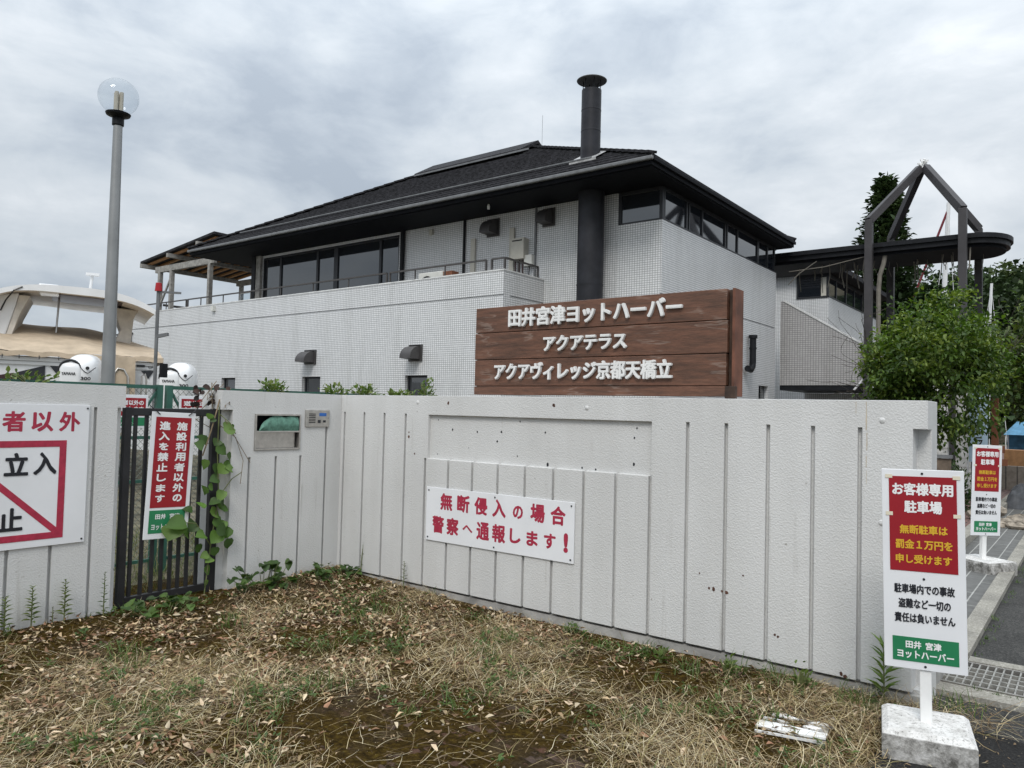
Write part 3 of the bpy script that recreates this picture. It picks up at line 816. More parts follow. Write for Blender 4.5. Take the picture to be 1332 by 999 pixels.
def basemat():
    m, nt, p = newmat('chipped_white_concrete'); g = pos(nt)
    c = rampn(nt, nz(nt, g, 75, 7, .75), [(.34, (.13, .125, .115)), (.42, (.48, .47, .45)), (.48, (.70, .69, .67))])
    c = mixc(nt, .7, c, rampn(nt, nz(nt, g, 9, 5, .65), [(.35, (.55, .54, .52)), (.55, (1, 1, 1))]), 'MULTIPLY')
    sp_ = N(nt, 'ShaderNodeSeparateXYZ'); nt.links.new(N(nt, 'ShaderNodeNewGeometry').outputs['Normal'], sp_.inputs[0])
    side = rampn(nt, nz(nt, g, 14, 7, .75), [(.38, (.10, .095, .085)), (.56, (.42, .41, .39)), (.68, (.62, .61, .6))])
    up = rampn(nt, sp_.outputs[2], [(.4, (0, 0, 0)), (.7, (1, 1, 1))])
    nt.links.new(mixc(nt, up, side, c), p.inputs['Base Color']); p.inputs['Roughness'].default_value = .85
    bumpn(nt, p, nz(nt, g, 60, 5, .7), .006, 1)
    return m
M['basepaint'] = basemat()
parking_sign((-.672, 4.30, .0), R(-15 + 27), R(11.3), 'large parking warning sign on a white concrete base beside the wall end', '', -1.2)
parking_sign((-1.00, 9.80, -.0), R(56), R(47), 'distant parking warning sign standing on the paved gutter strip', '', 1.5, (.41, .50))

# ------------------------------------------------------------------ main building
yF, yU, xT, xR, xL = 13.23, 14.78, -10.5, -7.41, -22.45
ZB, ZP, ZW, ZS = 4.18, 4.73, 5.80, 6.53
bd = thing('clubhouse', 'two storey white tiled clubhouse with black hipped roof and roof terrace', 'building', (-15, 17, 0))
def bp(name, mb, mat, parent=None, **k): return part(name, mb, mat, parent or bd, world=True, **k)
wins = [(-21.63, -20.87), (-17.60, -16.80), (-13.53, -12.77)]
us = sorted({-27.7, xT} | {a for w in wins for a in w})
def dter(u, v):
    if any(a < u < b for a, b in wins) and 1.75 < v < 2.40: return .16
    if 4.165 < v < 4.195: return .03
    return 0
tw = relief(us, [-.2, 1.75, 2.40, 4.165, 4.195, ZP], dter, lambda u, v, d: (u, yF + d, v), .24)
tw.box((xT - .20, yF + .242, -.2), (xT, yU - .002, 4.165)).box((xT - .20, yF + .242, 4.195), (xT, yU - .002, ZP))
tw.box((xT - .20, yF + .242, 4.163), (xT - .03, yU - .002, 4.197))
bp('wall', tw, 'tile')
for a, b in wins:
    o = bp('window', MB().box((a + .002, yF + .10, 1.752), (a + .05, yF + .155, 2.398)).box((b - .05, yF + .10, 1.752), (b - .002, yF + .155, 2.398)).box((a + .051, yF + .10, 2.35), (b - .051, yF + .155, 2.398)).box((a + .051, yF + .10, 1.752), (b - .051, yF + .155, 1.79)), 'frame')
    bp('pane', MB().box((a + .05, yF + .12, 1.79), (b - .05, yF + .13, 2.35)), 'glass', o)
bp('terrace_deck', MB().box((-27.69, yF + .242, 3.95), (xT - .202, yU - .002, 4.12)).box((-29.6, yU + .004, 3.95), (xL - .004, 19, 4.12)), 'deck')
bp('coping', MB().box((-27.72, yF - .012, ZP + .002), (xT + .012, yF + .25, ZP + .035)).box((xT - .21, yF + .252, ZP + .002), (xT + .012, yU - .004, ZP + .035)), 'coping')
# main block: front wall behind the terrace, front lower wall, long side wall
fw_ = relief(sorted([xL, -21.93, -15.50, -13.065, -13.03, -10.77, -10.74, -8.53, -8.50, xR]), [-.2, 4.2, 6.46, ZS],
             lambda u, v: (.14 if (-21.93 < u < -15.5 and 4.2 < v < 6.46) else (.02 if (v > 4.2 and (-13.065 < u < -13.03 or -10.77 < u < -10.74 or -8.53 < u < -8.5)) else 0)),
             lambda u, v, d: (u, yU + d, v), .26)
# cut the corner window out: rebuild the part above the sill
fw2 = MB()
def keep(face):
    c = [fw_.v[i] for i in face]
    x = sum(p[0] for p in c) / len(c)
    return not (x > -8.52)
fw2.v = fw_.v; fw2.f = [f for f in fw_.f if keep(f)]
fw2.box((-8.498, yU, -.2), (xR - .262, yU + .26, ZW))
fw2.box((-8.53, yU + .02, -.2), (-8.50, yU + .24, ZS)) 
bp('wall', fw2, 'tile')
swin = [(19.30, 19.50, 2.16, 2.47), (20.78, 21.55, 1.9, 2.47)]
us = sorted({yU, 22.1} | {a for w in swin for a in w[:2]})
sw = relief(us, [-.2, 1.9, 2.16, 2.47, 4.165, 4.195, ZW], lambda u, v: .15 if any(a < u < b and c < v < d for a, b, c, d in swin) else (.03 if 4.165 < v < 4.195 else 0), lambda u, v, d: (xR - d, u, v), .26)
bp('wall', sw, 'tile')
for a, b, c, d in swin:
    bp('window', MB().box((xR - .13, a + .003, c + .003), (xR - .11, b - .003, d - .003)), 'glass')
# back and left walls keep the block closed
bp('wall', MB().box((xL, 22.1 - .25, -.2), (xR - .262, 22.1, ZS)).box((xL, yU + .262, -.2), (xL + .25, 22.1 - .252, ZS)), 'tile')
bp('interior_floor', MB().box((xL + .26, yU + .27, 4.0), (xR - .3, 21.8, 4.15)), 'deck')
bp('wall_rail', MB().box((-8.49, yU - .006, ZW + .002), (xR + .006, yU + .10, ZW + .035)).box((xR - .10, yU + .102, ZW + .002), (xR + .006, 22.1, ZW + .035)), 'frame')
# strip windows
o = bp('window', MB().box((-8.495, yU + .0, ZW + .037), (-8.42, yU + .07, ZS)).box((-8.42, yU, 6.46), (xR - .08, yU + .07, ZS)).box((xR - .078, yU + .004, ZW + .037), (xR - .002, yU + .08, ZS)), 'frame')
bp('pane', MB().box((-8.42, yU + .03, ZW + .037), (xR - .078, yU + .045, 6.46)), 'glass', o)
mull = [yU + .085, 15.99, 16.12, 16.85, 18.25, 18.38, 19.08, 20.55, 20.62, 21.35, 21.95]
o = MB().box((xR - .07, yU + .082, 6.46), (xR, 22.1, ZS))
for y in mull: o.box((xR - .07, y, ZW + .037), (xR + .0, y + .06, 6.458))
o = bp('window', o, 'frame')
for a, b in zip(mull[:-1], mull[1:]):
    if b - a > .2: bp('pane', MB().box((xR - .045, a + .06, ZW + .037), (xR - .03, b, 6.458)), 'glass', o)
# glazed doors to the terrace
mx = [-21.93, -21.0, -19.12, -18.24, -16.28, -15.50]
o = MB().box((-21.93, yU + .02, 6.40), (-15.50, yU + .10, 6.458)).box((-21.93, yU + .02, 4.2), (-15.5, yU + .10, 4.28))
for i, x in enumerate(mx):
    w = .045 if i != 3 else .09
    o.box((max(x - w, -21.928), yU + .015, 4.28), (min(x + w, -15.502), yU + .105, 6.399))
o = bp('terrace_door', o, 'frame')
for a, b in zip(mx[:-1], mx[1:]): bp('pane', MB().box((a + .045, yU + .05, 4.28), (b - .045, yU + .06, 6.40)), 'glass', o)
# soffit, fascia, gutter, roof courses
EX0, EX1, EY0, EY1, ZE = -24.2, -7.0, 13.45, 22.40, 6.72
bp('soffit', MB().box((EX0 + .06, EY0 + .06, ZS + .003), (EX1 - .04, EY1 - .06, ZS + .05)), 'soffit')
bp('fascia', MB().box((EX0, EY0, ZS + .03), (EX1, EY0 + .055, ZE - .06)).box((EX0, EY1 - .055, ZS + .03), (EX1, EY1, ZE - .06)).box((EX0, EY0 + .057, ZS + .03), (EX0 + .055, EY1 - .057, ZE - .06)).box((EX1 - .035, EY0 + .057, ZS + .03), (EX1, EY1 - .057, ZE - .06)), 'soffit')
gm = MB()
gm.box((EX0 - .02, EY0 - .09, ZE - .08), (EX1 + .05, EY0 - .004, ZE + .0))
bp('gutter', gm, 'gutter', bevel=.02)
gm = MB().box((EX1 + .003, EY0 - .0, ZE - .08), (EX1 + .055, EY1 + .03, ZE - .0)); bp('gutter', gm, 'soffit', bevel=.01)
gm = MB().box((EX0 - .05, EY0 + .0, ZE - .08), (EX0 - .003, EY1 + .03, ZE - .0)); bp('gutter', gm, 'soffit', bevel=.01)
RX0, RX1, RY, RZ = -16.75, -13.3, 17.92, 9.40
Bc = [Vector((EX0 - .03, EY0 - .03, ZE)), Vector((EX1 + .03, EY0 - .03, ZE)), Vector((EX1 + .03, EY1 + .03, ZE)), Vector((EX0 - .03, EY1 + .03, ZE))]
Tc = [Vector((RX0, RY, RZ)), Vector((RX1, RY, RZ)), Vector((RX1, RY, RZ)), Vector((RX0, RY, RZ))]
rf = MB(); NC = 19
for k in range(4):
    j = (k + 1) % 4
    for c in range(NC):
        t0, t1 = c / NC, min(1, (c + 1.12) / NC)
        a, b = Bc[k].lerp(Tc[k], t0), Bc[j].lerp(Tc[j], t0)
        d, e = Bc[k].lerp(Tc[k], t1), Bc[j].lerp(Tc[j], t1)
        up = Vector((0, 0, .055)); dn = Vector((0, 0, .008))
        rf.add([a + dn, b + dn, e, d, a + up, b + up, e + dn, d + dn], [(0, 1, 5, 4), (4, 5, 6, 7), (1, 2, 6, 5), (0, 4, 7, 3)])
roof = bp('roof', rf, 'roof')
# hip caps and ridge
hc = MB()
for k in range(4): 
    n = 26
    for i in range(n):
        p, q = Bc[k].lerp(Tc[k], i / n), Bc[k].lerp(Tc[k], (i + 1.1) / n)
        hc.bar(p + Vector((0, 0, .075)), q + Vector((0, 0, .055)), .20, .05)
bp('hip_cap', hc, 'roof', roof)
rc = MB(); x0, x1 = RX0 - .55, RX1 + .25
rc.prism([(x0, RY - .85, RZ - .40), (x0, RY, RZ + .10), (x0, RY + .85, RZ - .40), (x0, RY + .85, RZ - .30), (x0, RY, RZ + .20), (x0, RY - .85, RZ - .30)], (x1 - x0, 0, 0))
bp('ridge_cap', rc, 'roof', roof)
rl = MB().bar((x0, RY - .87, RZ - .37), (x1 + .3, RY - .87, RZ - .37), .03, .05); bp('ridge_flashing', rl, 'gutter', roof)
sg = MB(); s_ = .145
pa, pb = Bc[0].lerp(Tc[0], s_), Bc[1].lerp(Tc[1], s_)
sg.bar(pa + Vector((.9, 0, .10)), pb + Vector((-.9, 0, .10)), .03, .03); bp('snow_guard', sg, 'gutter', roof)
# flue
fl = MB().lathe([(.295, 3.2), (.295, 6.56)], (-9.0, 14.44, 0), 28); fl.lathe([(.302, 4.43), (.302, 4.46)], (-9.0, 14.44, 0), 28)
flue = bp('flue', fl, 'flue', smooth=True)
bp('flue_pipe', MB().lathe([(.222, 6.9), (.222, 7.9), (.226, 7.905), (.226, 7.93), (.222, 7.935), (.222, 8.38), (.226, 8.385), (.226, 8.41), (.222, 8.415), (.222, 8.86), (.16, 8.865), (.16, 8.5)], (-9.03, 14.40, 0), 32), 'flue', flue, smooth=True)
bp('flue_hood', MB().lathe([(.001, 9.10), (.335, 9.07), (.342, 9.083), (.32, 9.10), (.17, 9.125), (.001, 9.13)], (-9.03, 14.40, 0), 32), 'gutter', flue, smooth=True)
fp = MB()
for k in range(6):
    t = k * math.pi / 3 + .3; x, y = -9.03 + .2 * math.cos(t), 14.40 + .2 * math.sin(t)
    fp.tube([(x, y, 8.8), (x, y, 9.085)], .011, 6)
bp('flue_strut', fp, 'blackmetal', flue)
sl = .58
bp('flue_flashing', MB().add([(-9.38, 14.40 - .33, 7.36 - .16), (-8.68, 14.40 - .33, 7.36 - .16), (-8.68, 14.40 + .32, 7.36 + .21), (-9.38, 14.40 + .32, 7.36 + .21), (-9.38, 14.40 - .33, 7.32 - .18), (-8.68, 14.40 - .33, 7.32 - .18)], [(0, 1, 2, 3), (4, 5, 1, 0)]), 'gutterlight', flue)
bp('antenna', MB().tube([(-12.9, 17.9, 9.3), (-12.9, 17.9, 10.3)], .005, 5), 'gutter')
# vent hoods
def hood(x0, x1, y, z0, z1):
    bp('vent_plate', MB().box((x0 + (x1 - x0) * .3, y - .03, z0), (x1, y - .003, z1)), 'hood')
    prof = [(y - .032, z1 - .02)]
    for k in range(9):
        t = k / 8 * math.pi / 2
        prof.append((y - .032 - .34 * math.sin(t), z0 + .06 + (z1 - z0 - .1) * math.cos(t) ** .9))
    prof.append((y - .032, z0 + .05))
    h_ = MB().prism([(x0 + (x1 - x0) * .36, a, b) for a, b in prof], ((x1 - x0) * .55, 0, 0))
    bp('vent_hood', h_, 'hood', smooth=True)
hood(-17.72, -17.0, yF, 2.74, 3.14); hood(-13.60, -12.95, yF, 2.74, 3.15)
hood(-12.47, -11.9, yU, 5.98, 6.43); hood(-10.72, -10.21, yU, 6.02, 6.46)
# pipes, joint lines, fixtures
bp('downpipe', MB().tube([(-15.30, yU - .07, 4.13), (-15.30, yU - .07, 6.54)], .065, 12), 'blackmetal', smooth=True)
bp('downpipe', MB().tube([(-13.05, yU - .03, 4.13), (-13.05, yU - .03, 6.53)], .035, 8), 'blackmetal', smooth=True)
bp('cable_duct', MB().box((-12.80, yU - .06, 4.13), (-12.66, yU - .003, 6.0)), 'beige_plastic')
bp('cable_duct', MB().box((-11.54, yU - .06, 4.13), (-11.40, yU - .003, 6.12)), 'beige_plastic')
bp('conduit', MB().tube([(-10.76, yU - .025, 4.13), (-10.76, yU - .025, 6.53)], .028, 8), 'gutter', smooth=True)
bp('outlet', MB().box((-14.28, yU - .08, 6.28), (-14.18, yU - .003, 6.42)), 'beige_plastic')
bp('soffit_lamp', MB().lathe([(.001, -.13), (.03, -.12), (.035, -.05), (.02, 0)], (-11.55, 13.9, ZS), 10), 'letter', smooth=True)
bp('wall_camera', MB().box((-22.24, yF - .10, 4.52), (-22.10, yF - .003, 4.68)), 'white_plastic')
el = MB().tube([(xR + .14, 19.55, 2.86), (xR + .14, 19.78, 2.84), (xR + .14, 19.9, 2.93), (xR + .14, 19.92, 3.05), (xR + .14, 19.92, 3.74)], .085, 14)
el.lathe([(.085, 3.68), (.115, 3.69), (.115, 3.77), (.08, 3.775)], (xR + .14, 19.92, 0), 14); el.lathe([(.10, 3.4), (.10, 3.44)], (xR + .14, 19.92, 0), 14)
bp('vent_elbow', el, 'blackmetal', smooth=True)
# terrace railing
yr = yF + .12
def rail(xa, xb, z=5.04, mids=(), extra=None):
    rl = MB()
    rl.bar((xa, yr, z), (xb, yr, z), .05, .035)
    rl.bar((xa, yr, z), (xa, yr, ZP), .04, .04); rl.bar((xb, yr, z), (xb, yr, ZP), .04, .04)
    for x in mids: rl.bar((x, yr, z), (x, yr, ZP), .025, .025)
    if extra:
        rl.bar((xb, yr, z), (xb, 14.62, z), .05, .035); rl.bar((xb, 14.62, z), (xb, 14.62, ZP), .04, .04); rl.bar((xb, 13.85, z), (xb, 13.85, ZP), .03, .03)
    bp('railing', rl, 'rail')
rail(-14.3, -11.12, mids=(-12.4, -13.4)); rail(-24.0, -14.42, mids=(-15.9, -17.4, -18.9, -20.4, -21.9, -23.2)); rail(-28.0, -24.1, mids=(-25.4, -26.8)); rail(-10.95, -10.57, extra=True)
cable = MB().tube([(-27.4, yF - .03, 4.05), (-29.2, yF - .4, 3.95), (-33, yF - 1.2, 3.85)], .03, 6); 
bp('cable_run', cable, 'blackmetal')
bp('downpipe', MB().tube([(-27.5, yF - .05, 4.1), (-27.5, yF - .05, 1.5)], .04, 8), 'gutter', smooth=True)
bp('column', MB().box((-22.42, yU - .12, 4.13), (-22.22, yU - .002, 6.53)), 'blackmetal')
bp('column', MB().box((-22.20, yU - .10, 4.13), (-21.96, yU - .002, 6.53)), 'greywood')
# terrace appliances
ac = thing('air_conditioner', 'cream outdoor air conditioner unit behind the terrace railing', 'air conditioner', (-13.35, 13.98, 4.13))
part('case', MB().box((-.42, -.15, .10), (.42, .15, .92)), 'white_plastic', ac, bevel=.02)
part('fan_grille', MB().lathe([(.001, 0), (.24, 0), (.27, .012)], (0, 0, 0), 24).xf(Matrix.Translation((-.10, -.165, .55)) @ Matrix.Rotation(R(90), 4, 'X')), 'frame', ac)
part('side_panel', MB().box((.425, -.13, .12), (.72, .13, .90)), 'rustpost', ac, bevel=.01)
for x in (-.35, .25): part('foot', MB().box((x, -.15, 0), (x + .10, .15, .1)), 'frame', ac)
wh = thing('water_heater', 'tall beige wall mounted water heater near the terrace corner', 'water heater', (-11.17, yU - .002, 5.28))
part('case', MB().box((-.20, -.22, 0), (.20, 0, .52)), 'beige_plastic', wh, bevel=.012)
part('exhaust_slot', MB().box((-.15, -.224, .44), (.15, -.2205, .47)), 'blackmetal', wh)
for x in (-.12, 0, .1): part('pipe', MB().tube([(x, -.1, 0), (x, -.1, -.3), (x + .03, -.05, -.6)], .02, 6), 'maroon', wh)
mbx = thing('meter_box', 'small cream meter box hanging beside the water heater', 'meter box', (-10.88, yU - .002, 5.10))
part('case', MB().box((-.115, -.16, 0), (.115, 0, .27)), 'white_plastic', mbx, bevel=.012)
part('cable', MB().tube([(0, -.08, 0), (.02, -.12, -.15), (-.03, -.1, -.35)], .014, 6), 'frame', mbx)

# ------------------------------------------------------------------ timber pavilion on the terrace
pv = thing('pavilion', 'open timber pavilion with sloping roof and orange rafters on the terrace', 'pavilion', (-27, 15.8, 4.12))
def zr(x): return 6.96 + (x + 29.5) / 5.1 * .54
pr = MB().prism([(-29.5, 14.4, zr(-29.5)), (-24.35, 14.4, zr(-24.35)), (-24.35, 14.4, zr(-24.35) + .09), (-29.5, 14.4, zr(-29.5) + .09)], (0, 4.2, 0))
part('roof', pr, 'roof', pv, world=True)
for y in np.arange(14.62, 18.5, .42):
    part('rafter', MB().bar((-29.3, y, zr(-29.3) - .05), (-24.5, y, zr(-24.5) - .05), .10, .07), 'rawwood', pv, world=True)
for x in (-29.15, -27.2, -25.2):
    part('purlin', MB().box((x - .07, 14.25, zr(x) - .24), (x + .07, 18.4, zr(x) - .095)), 'greywood', pv, world=True)
for y in (14.55, 18.0):
    part('beam', MB().box((-28.5, y - .06, 6.52), (-24.45, y + .06, 6.74)), 'greywood', pv, world=True)
for x, y in ((-28.2, 14.55), (-27.35, 14.55), (-24.75, 14.55), (-28.2, 18.0), (-26.4, 18.0), (-24.75, 18.0)):
    part('post', MB().box((x - .07, y - .07, 4.12), (x + .07, y + .07, 6.52)), 'greywood', pv, world=True)
for p_, q_, w_ in (((-28.2, 14.55, 5.2), (-27.4, 14.55, 6.3), .06), ((-27.4, 14.55, 5.0), (-28.1, 14.55, 5.0), .06), ((-24.75, 18.0, 5.5), (-25.6, 18.0, 6.5), .08)):
    part('brace', MB().bar(p_, q_, w_, w_), 'greywood', pv, world=True)
for a, b in ((-28.1, -27.3), (-27.2, -26.45)):
    o = part('screen_frame', MB().box((a, 17.86, 4.3), (a + .05, 17.9, 6.2)).box((b - .05, 17.86, 4.3), (b, 17.9, 6.2)).box((a + .05, 17.86, 6.15), (b - .05, 17.9, 6.2)).box((a + .05, 17.86, 5.2), (b - .05, 17.9, 5.24)), 'letter', pv, world=True)
    part('pane', MB().box((a + .05, 17.875, 4.3), (b - .05, 17.882, 6.15)), 'pane', o, world=True)
part('rail', MB().bar((-28.2, 17.4, 5.3), (-24.6, 17.4, 5.3), .06, .08), 'rail', pv, world=True)
part('rail', MB().bar((-28.2, 14.7, 5.3), (-28.2, 17.36, 5.3), .06, .08), 'rail', pv, world=True)

# ------------------------------------------------------------------ stair wall, canopy, steel frame, second block
sw_ = thing('stair_wall', 'tiled stair parapet sloping down beside the clubhouse', 'stair wall', (-6, 22.6, 0))
poly = [(-7.40, 22.5, 2.545), (-3.6, 22.5, 2.545), (-3.6, 22.5, 2.72), (-5.176, 22.5, 3.672), (-7.30, 22.5, 5.02), (-7.40, 22.5, 5.02)]
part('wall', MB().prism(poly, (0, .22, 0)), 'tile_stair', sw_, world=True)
part('coping', MB().bar((-7.30, 22.61, 5.03), (-3.6, 22.61, 2.73), .26, .045), 'coping', sw_, world=True)
part('landing', MB().box((-7.40, 22.52, 2.40), (-3.6, 25.0, 2.54)), 'blackmetal', sw_, world=True)
part('steps', MB().prism([(-3.6, 22.75, 2.5), (-1.9, 22.75, 0), (-2.3, 22.75, 0), (-3.9, 22.75, 2.4)], (0, 1.6, 0)), 'brickpost', sw_, world=True)
part('block_wall', MB().box((-4.55, 22.40, -.1), (-3.75, 22.49, 2.9)), pavermat('tan_block_wall', (.33, .29, .235), (.40, .35, .29), (.09, .08, .07), .3, .2, .02), sw_, world=True)
for o_ in (0, .42): part('handrail', MB().bar((-5.3 + o_, 22.3, 2.4), (-4.75 + o_, 22.3, 3.1), .06, .05), 'mast', sw_, world=True)
part('back_wall', MB().box((-7.40, 24.9, -.1), (-4.6, 25.0, 2.39)), 'tile', sw_, world=True)

cn = thing('canopy', 'long flat black canopy with a rounded end over the stair', 'canopy', (-5, 23.5, 6.1))
def outline(x0, x1, y0, y1, n=14):
    r_ = (y1 - y0) / 2; cy = (y0 + y1) / 2
    pts = [(x0, y0)]
    for k in range(n + 1):
        t = -math.pi / 2 + math.pi * k / n
        pts.append((x1 - r_ * .75 + r_ * .75 * math.cos(t), cy + r_ * math.sin(t)))
    pts.append((x0, y1)); return pts
def slab(o, z0, z1): return MB().prism([(x, y, z0) for x, y in o], (0, 0, z1 - z0))
part('roof_slab', slab(outline(-9.4, -1.72, 22.45, 24.7), 6.33, 6.45), 'blackmetal', cn, world=True)
part('fascia', slab(outline(-9.4, -1.78, 22.52, 24.63), 6.20, 6.329), 'blackmetal', cn, world=True)
part('soffit', slab(outline(-9.4, -1.88, 22.62, 24.53), 6.12, 6.199), 'soffit', cn, world=True)
M['vine_dead'] = simple('dead_vine', (.20, .185, .16), .8)
rr = random.Random(5)
for k in range(34):
    x = rr.uniform(-7.3, -2.2); y = rr.uniform(22.6, 24.4); l = rr.uniform(.15, .75)
    part('hanging_strip', MB().tube([(x, y, 6.13), (x + rr.uniform(-.04, .04), y, 6.13 - l * .5), (x + rr.uniform(-.06, .06), y, 6.13 - l)], rr.choice((.012, .008, .018)), 5), 'vine_dead', cn, world=True)
for q in ([(-7.2, 22.55, 5.5), (-6.9, 22.55, 5.8), (-6.4, 22.55, 6.12)], [(-7.2, 22.6, 5.9), (-6.2, 22.6, 5.95), (-5.0, 22.6, 6.15)]):
    part('loose_cable', MB().tube(q, .014, 5), 'vine_dead', cn, world=True)
part('drain_pipe', MB().tube([(-4.62, 22.7, 6.15), (-4.66, 22.7, 5.9), (-4.75, 22.7, 5.6), (-4.78, 22.7, 5.2), (-4.78, 22.7, 0)], .06, 8), 'vine_dead', cn, world=True, smooth=True)

sf = thing('steel_frame', 'tall dark steel portal of four posts meeting in a pyramid peak', 'steel frame', (-3.9, 23.3, 0))
P4 = [(-4.95, 22.30, 7.07), (-2.72, 22.30, 7.07), (-2.64, 24.85, 7.07), (-4.90, 24.85, 7.07)]
apx = Vector((-3.84, 23.58, 8.75))
for (x, y, z) in P4: part('post', MB().box((x - .095, y - .10, -.1), (x + .095, y + .10, z)), 'steel', sf, world=True, bevel=.01)
for p in P4:
    v = Vector(p); part('inclined_beam', MB().bar(v + Vector((0, 0, -.02)), apx + (v - apx) * .06, .17, .20), 'steel', sf, world=True, bevel=.01)
ap = MB()
for k in range(14):
    d = Vector((rr.uniform(-1, 1), rr.uniform(-1, 1), rr.uniform(-1, 1))).normalized() * .16
    ap.bar(apx + Vector((0, 0, .02)) - d, apx + Vector((0, 0, .02)) + d, .035, .035)
part('peak_wrap', ap, 'letter', sf, world=True)

b2 = thing('annex', 'smaller tiled annex block with corner windows behind the canopy', 'building', (-9, 30, 0))
part('wall', MB().box((-13, 27, -.1), (-7.25, 34, 5.74)), 'tile', b2, world=True)
o = part('window', MB().box((-8.33, 26.97, 5.742), (-7.23, 27.05, 5.80)).box((-8.33, 26.97, 6.44), (-7.23, 27.05, 6.56)).box((-8.33, 26.98, 5.80), (-8.27, 27.05, 6.44)).box((-7.50, 26.98, 5.80), (-7.252, 27.05, 6.44)), 'frame', b2, world=True)
part('pane', MB().box((-8.27, 27.01, 5.80), (-7.50, 27.03, 6.44)), 'glass', o, world=True)
part('pier', MB().box((-7.50, 26.975, 5.80), (-7.33, 27.0, 6.44)), 'beige_plastic', b2, world=True)
part('wall', MB().box((-13, 27.0, 5.742), (-8.34, 27.3, 6.56)), 'tile', b2, world=True)
o = MB().box((-7.30, 27.06, 5.75), (-7.24, 34, 5.80)).box((-7.30, 27.06, 6.44), (-7.24, 34, 6.56))
for y in (27.9, 29.2, 30.4, 31.6, 32.8): o.box((-7.30, y, 5.80), (-7.24, y + .08, 6.44))
o = part('window', o, 'frame', b2, world=True)
part('pane', MB().box((-7.28, 27.06, 5.80), (-7.27, 34, 6.44)), 'glass', o, world=True)
part('roof', MB().prism([(-13.3, 26.6, 6.57), (-6.75, 26.6, 6.57), (-6.75, 34.5, 6.57), (-13.3, 34.5, 6.57)], (0, 0, .16)).add([(-13.3, 26.6, 6.74), (-6.75, 26.6, 6.74), (-6.75, 34.5, 6.74), (-13.3, 34.5, 6.74), (-9.6, 30.5, 8.0)], [(0, 1, 4), (1, 2, 4), (2, 3, 4), (3, 0, 4)]), 'roof', b2, world=True)

# ------------------------------------------------------------------ boat ashore behind the fence
bt = thing('motor_boat', 'white motor boat ashore under a tan canvas cover with arched hardtop', 'boat', (-14.77, 6.14, 0), R(67.4))
def loft(rings, close=True):
    mb = MB(); n = len(rings[0])
    for r_ in rings: mb.v += [tuple(p) for p in r_]
    for i in range(len(rings) - 1):
        for k in range(n if close else n - 1):
            j = (k + 1) % n
            mb.f.append((i * n + k, i * n + j, (i + 1) * n + j, (i + 1) * n + k))
    if close: mb.f.append(tuple(range(n - 1, -1, -1))); mb.f.append(tuple((len(rings) - 1) * n + k for k in range(n)))
    return mb
rings = []
for a, hw, kz, top in ((.12, 1.45, .75, 2.36), (3, 1.6, .65, 2.42), (6, 1.45, .7, 2.6), (8.5, .75, 1.1, 2.8), (9.6, .06, 1.9, 2.9)):
    c = -.12
    rings.append([(c - hw, a, top), (c - hw, a, top - .45), (c - hw * .93, a, 1.35), (c - hw * .55, a, kz + .18), (c, a, kz), (c + hw * .55, a, kz + .18), (c + hw * .93, a, 1.35), (c + hw, a, top - .45), (c + hw, a, top)])
hull = part('hull', loft(rings), 'gel', bt, smooth=True, bevel=.02)
wd = MB()
def tri(mb, pts, y=.10): mb.prism([(x, y, z) for x, z in pts], (0, .03, 0))
tri(wd, [(-.93, 2.06), (-.50, 2.20), (-.50, 1.85), (-.93, 1.80)]); tri(wd, [(-.46, 2.24), (.02, 2.24), (-.30, 2.03)]); tri(wd, [(1.06, 2.18), (1.29, 2.19), (1.19, 2.03)])
part('dark_panel', wd, 'frame', hull)
wd = MB(); tri(wd, [(-1.50, 1.93), (-.97, 2.05), (-.97, 1.80), (-1.50, 1.75)]); part('maroon_panel', wd, 'maroon', hull)
tb = MB().box((-1.5, .06, 2.27), (1.30, .118, 2.34)).box((-1.5, .085, 2.20), (1.28, .118, 2.265)); part('rubbing_strake', tb, 'gel', hull, bevel=.008)
em = MB().lathe([(.001, 0), (.045, 0), (.045, .01)], (0, 0, 0), 14).xf(Matrix.Translation((1.22, .085, 2.27)) @ Matrix.Rotation(R(90), 4, 'X'))
em.box((.98, .05, 2.25), (1.12, .058, 2.29)); part('emblem', em, 'emblem', hull)
part('grab_rail', MB().tube([(.60, -.05, 1.7), (.60, -.05, 2.10), (.66, -.05, 2.2), (.76, -.05, 2.18), (.83, -.05, 2.05), (.85, -.05, 1.7)], .022, 8), 'stainless', bt, smooth=True)
part('grab_rail', MB().tube([(1.07, -.02, 1.7), (1.07, -.02, 2.08), (1.12, -.02, 2.12), (1.15, -.02, 2.02), (1.15, -.02, 1.7)], .018, 8), 'stainless', bt, smooth=True)
# canvas cover
nl, na = 28, 12
V = []; F = []
for i in range(na + 1):
    s = i / na
    for k in range(nl + 1):
        t = k / nl; l = -1.62 + 3.05 * t
        back = 3.22 - .10 * t - .38 * max(0, t - .55) ** 1.3 * 2
        front = 2.44 - .03 * t
        z = front + (back - front) * (s ** .75) + .012 * math.sin(l * 9 + s * 5) * (1 - s) + .02 * math.sin(s * 7 + l * 3)
        z += .10 * math.exp(-((l + .40) ** 2 + (2.6 * s - 1.9) ** 2) / .02)
        V.append((l, -.02 + 3.2 * s, z))
F = [(i * (nl + 1) + k, i * (nl + 1) + k + 1, (i + 1) * (nl + 1) + k + 1, (i + 1) * (nl + 1) + k) for i in range(na) for k in range(nl)]
cv = MB().add(V, F)
hem = [(l, -.03, 2.41 + .015 * math.sin(l * 13)) for l in np.linspace(-1.62, 1.43, 24)]
hv = [(x, y, z + .03) for x, y, z in hem] + [(x, y - .01, z - .06) for x, y, z in hem]
cv.add(hv, [(k, k + 1, 25 + k, 24 + k) for k in range(23)])
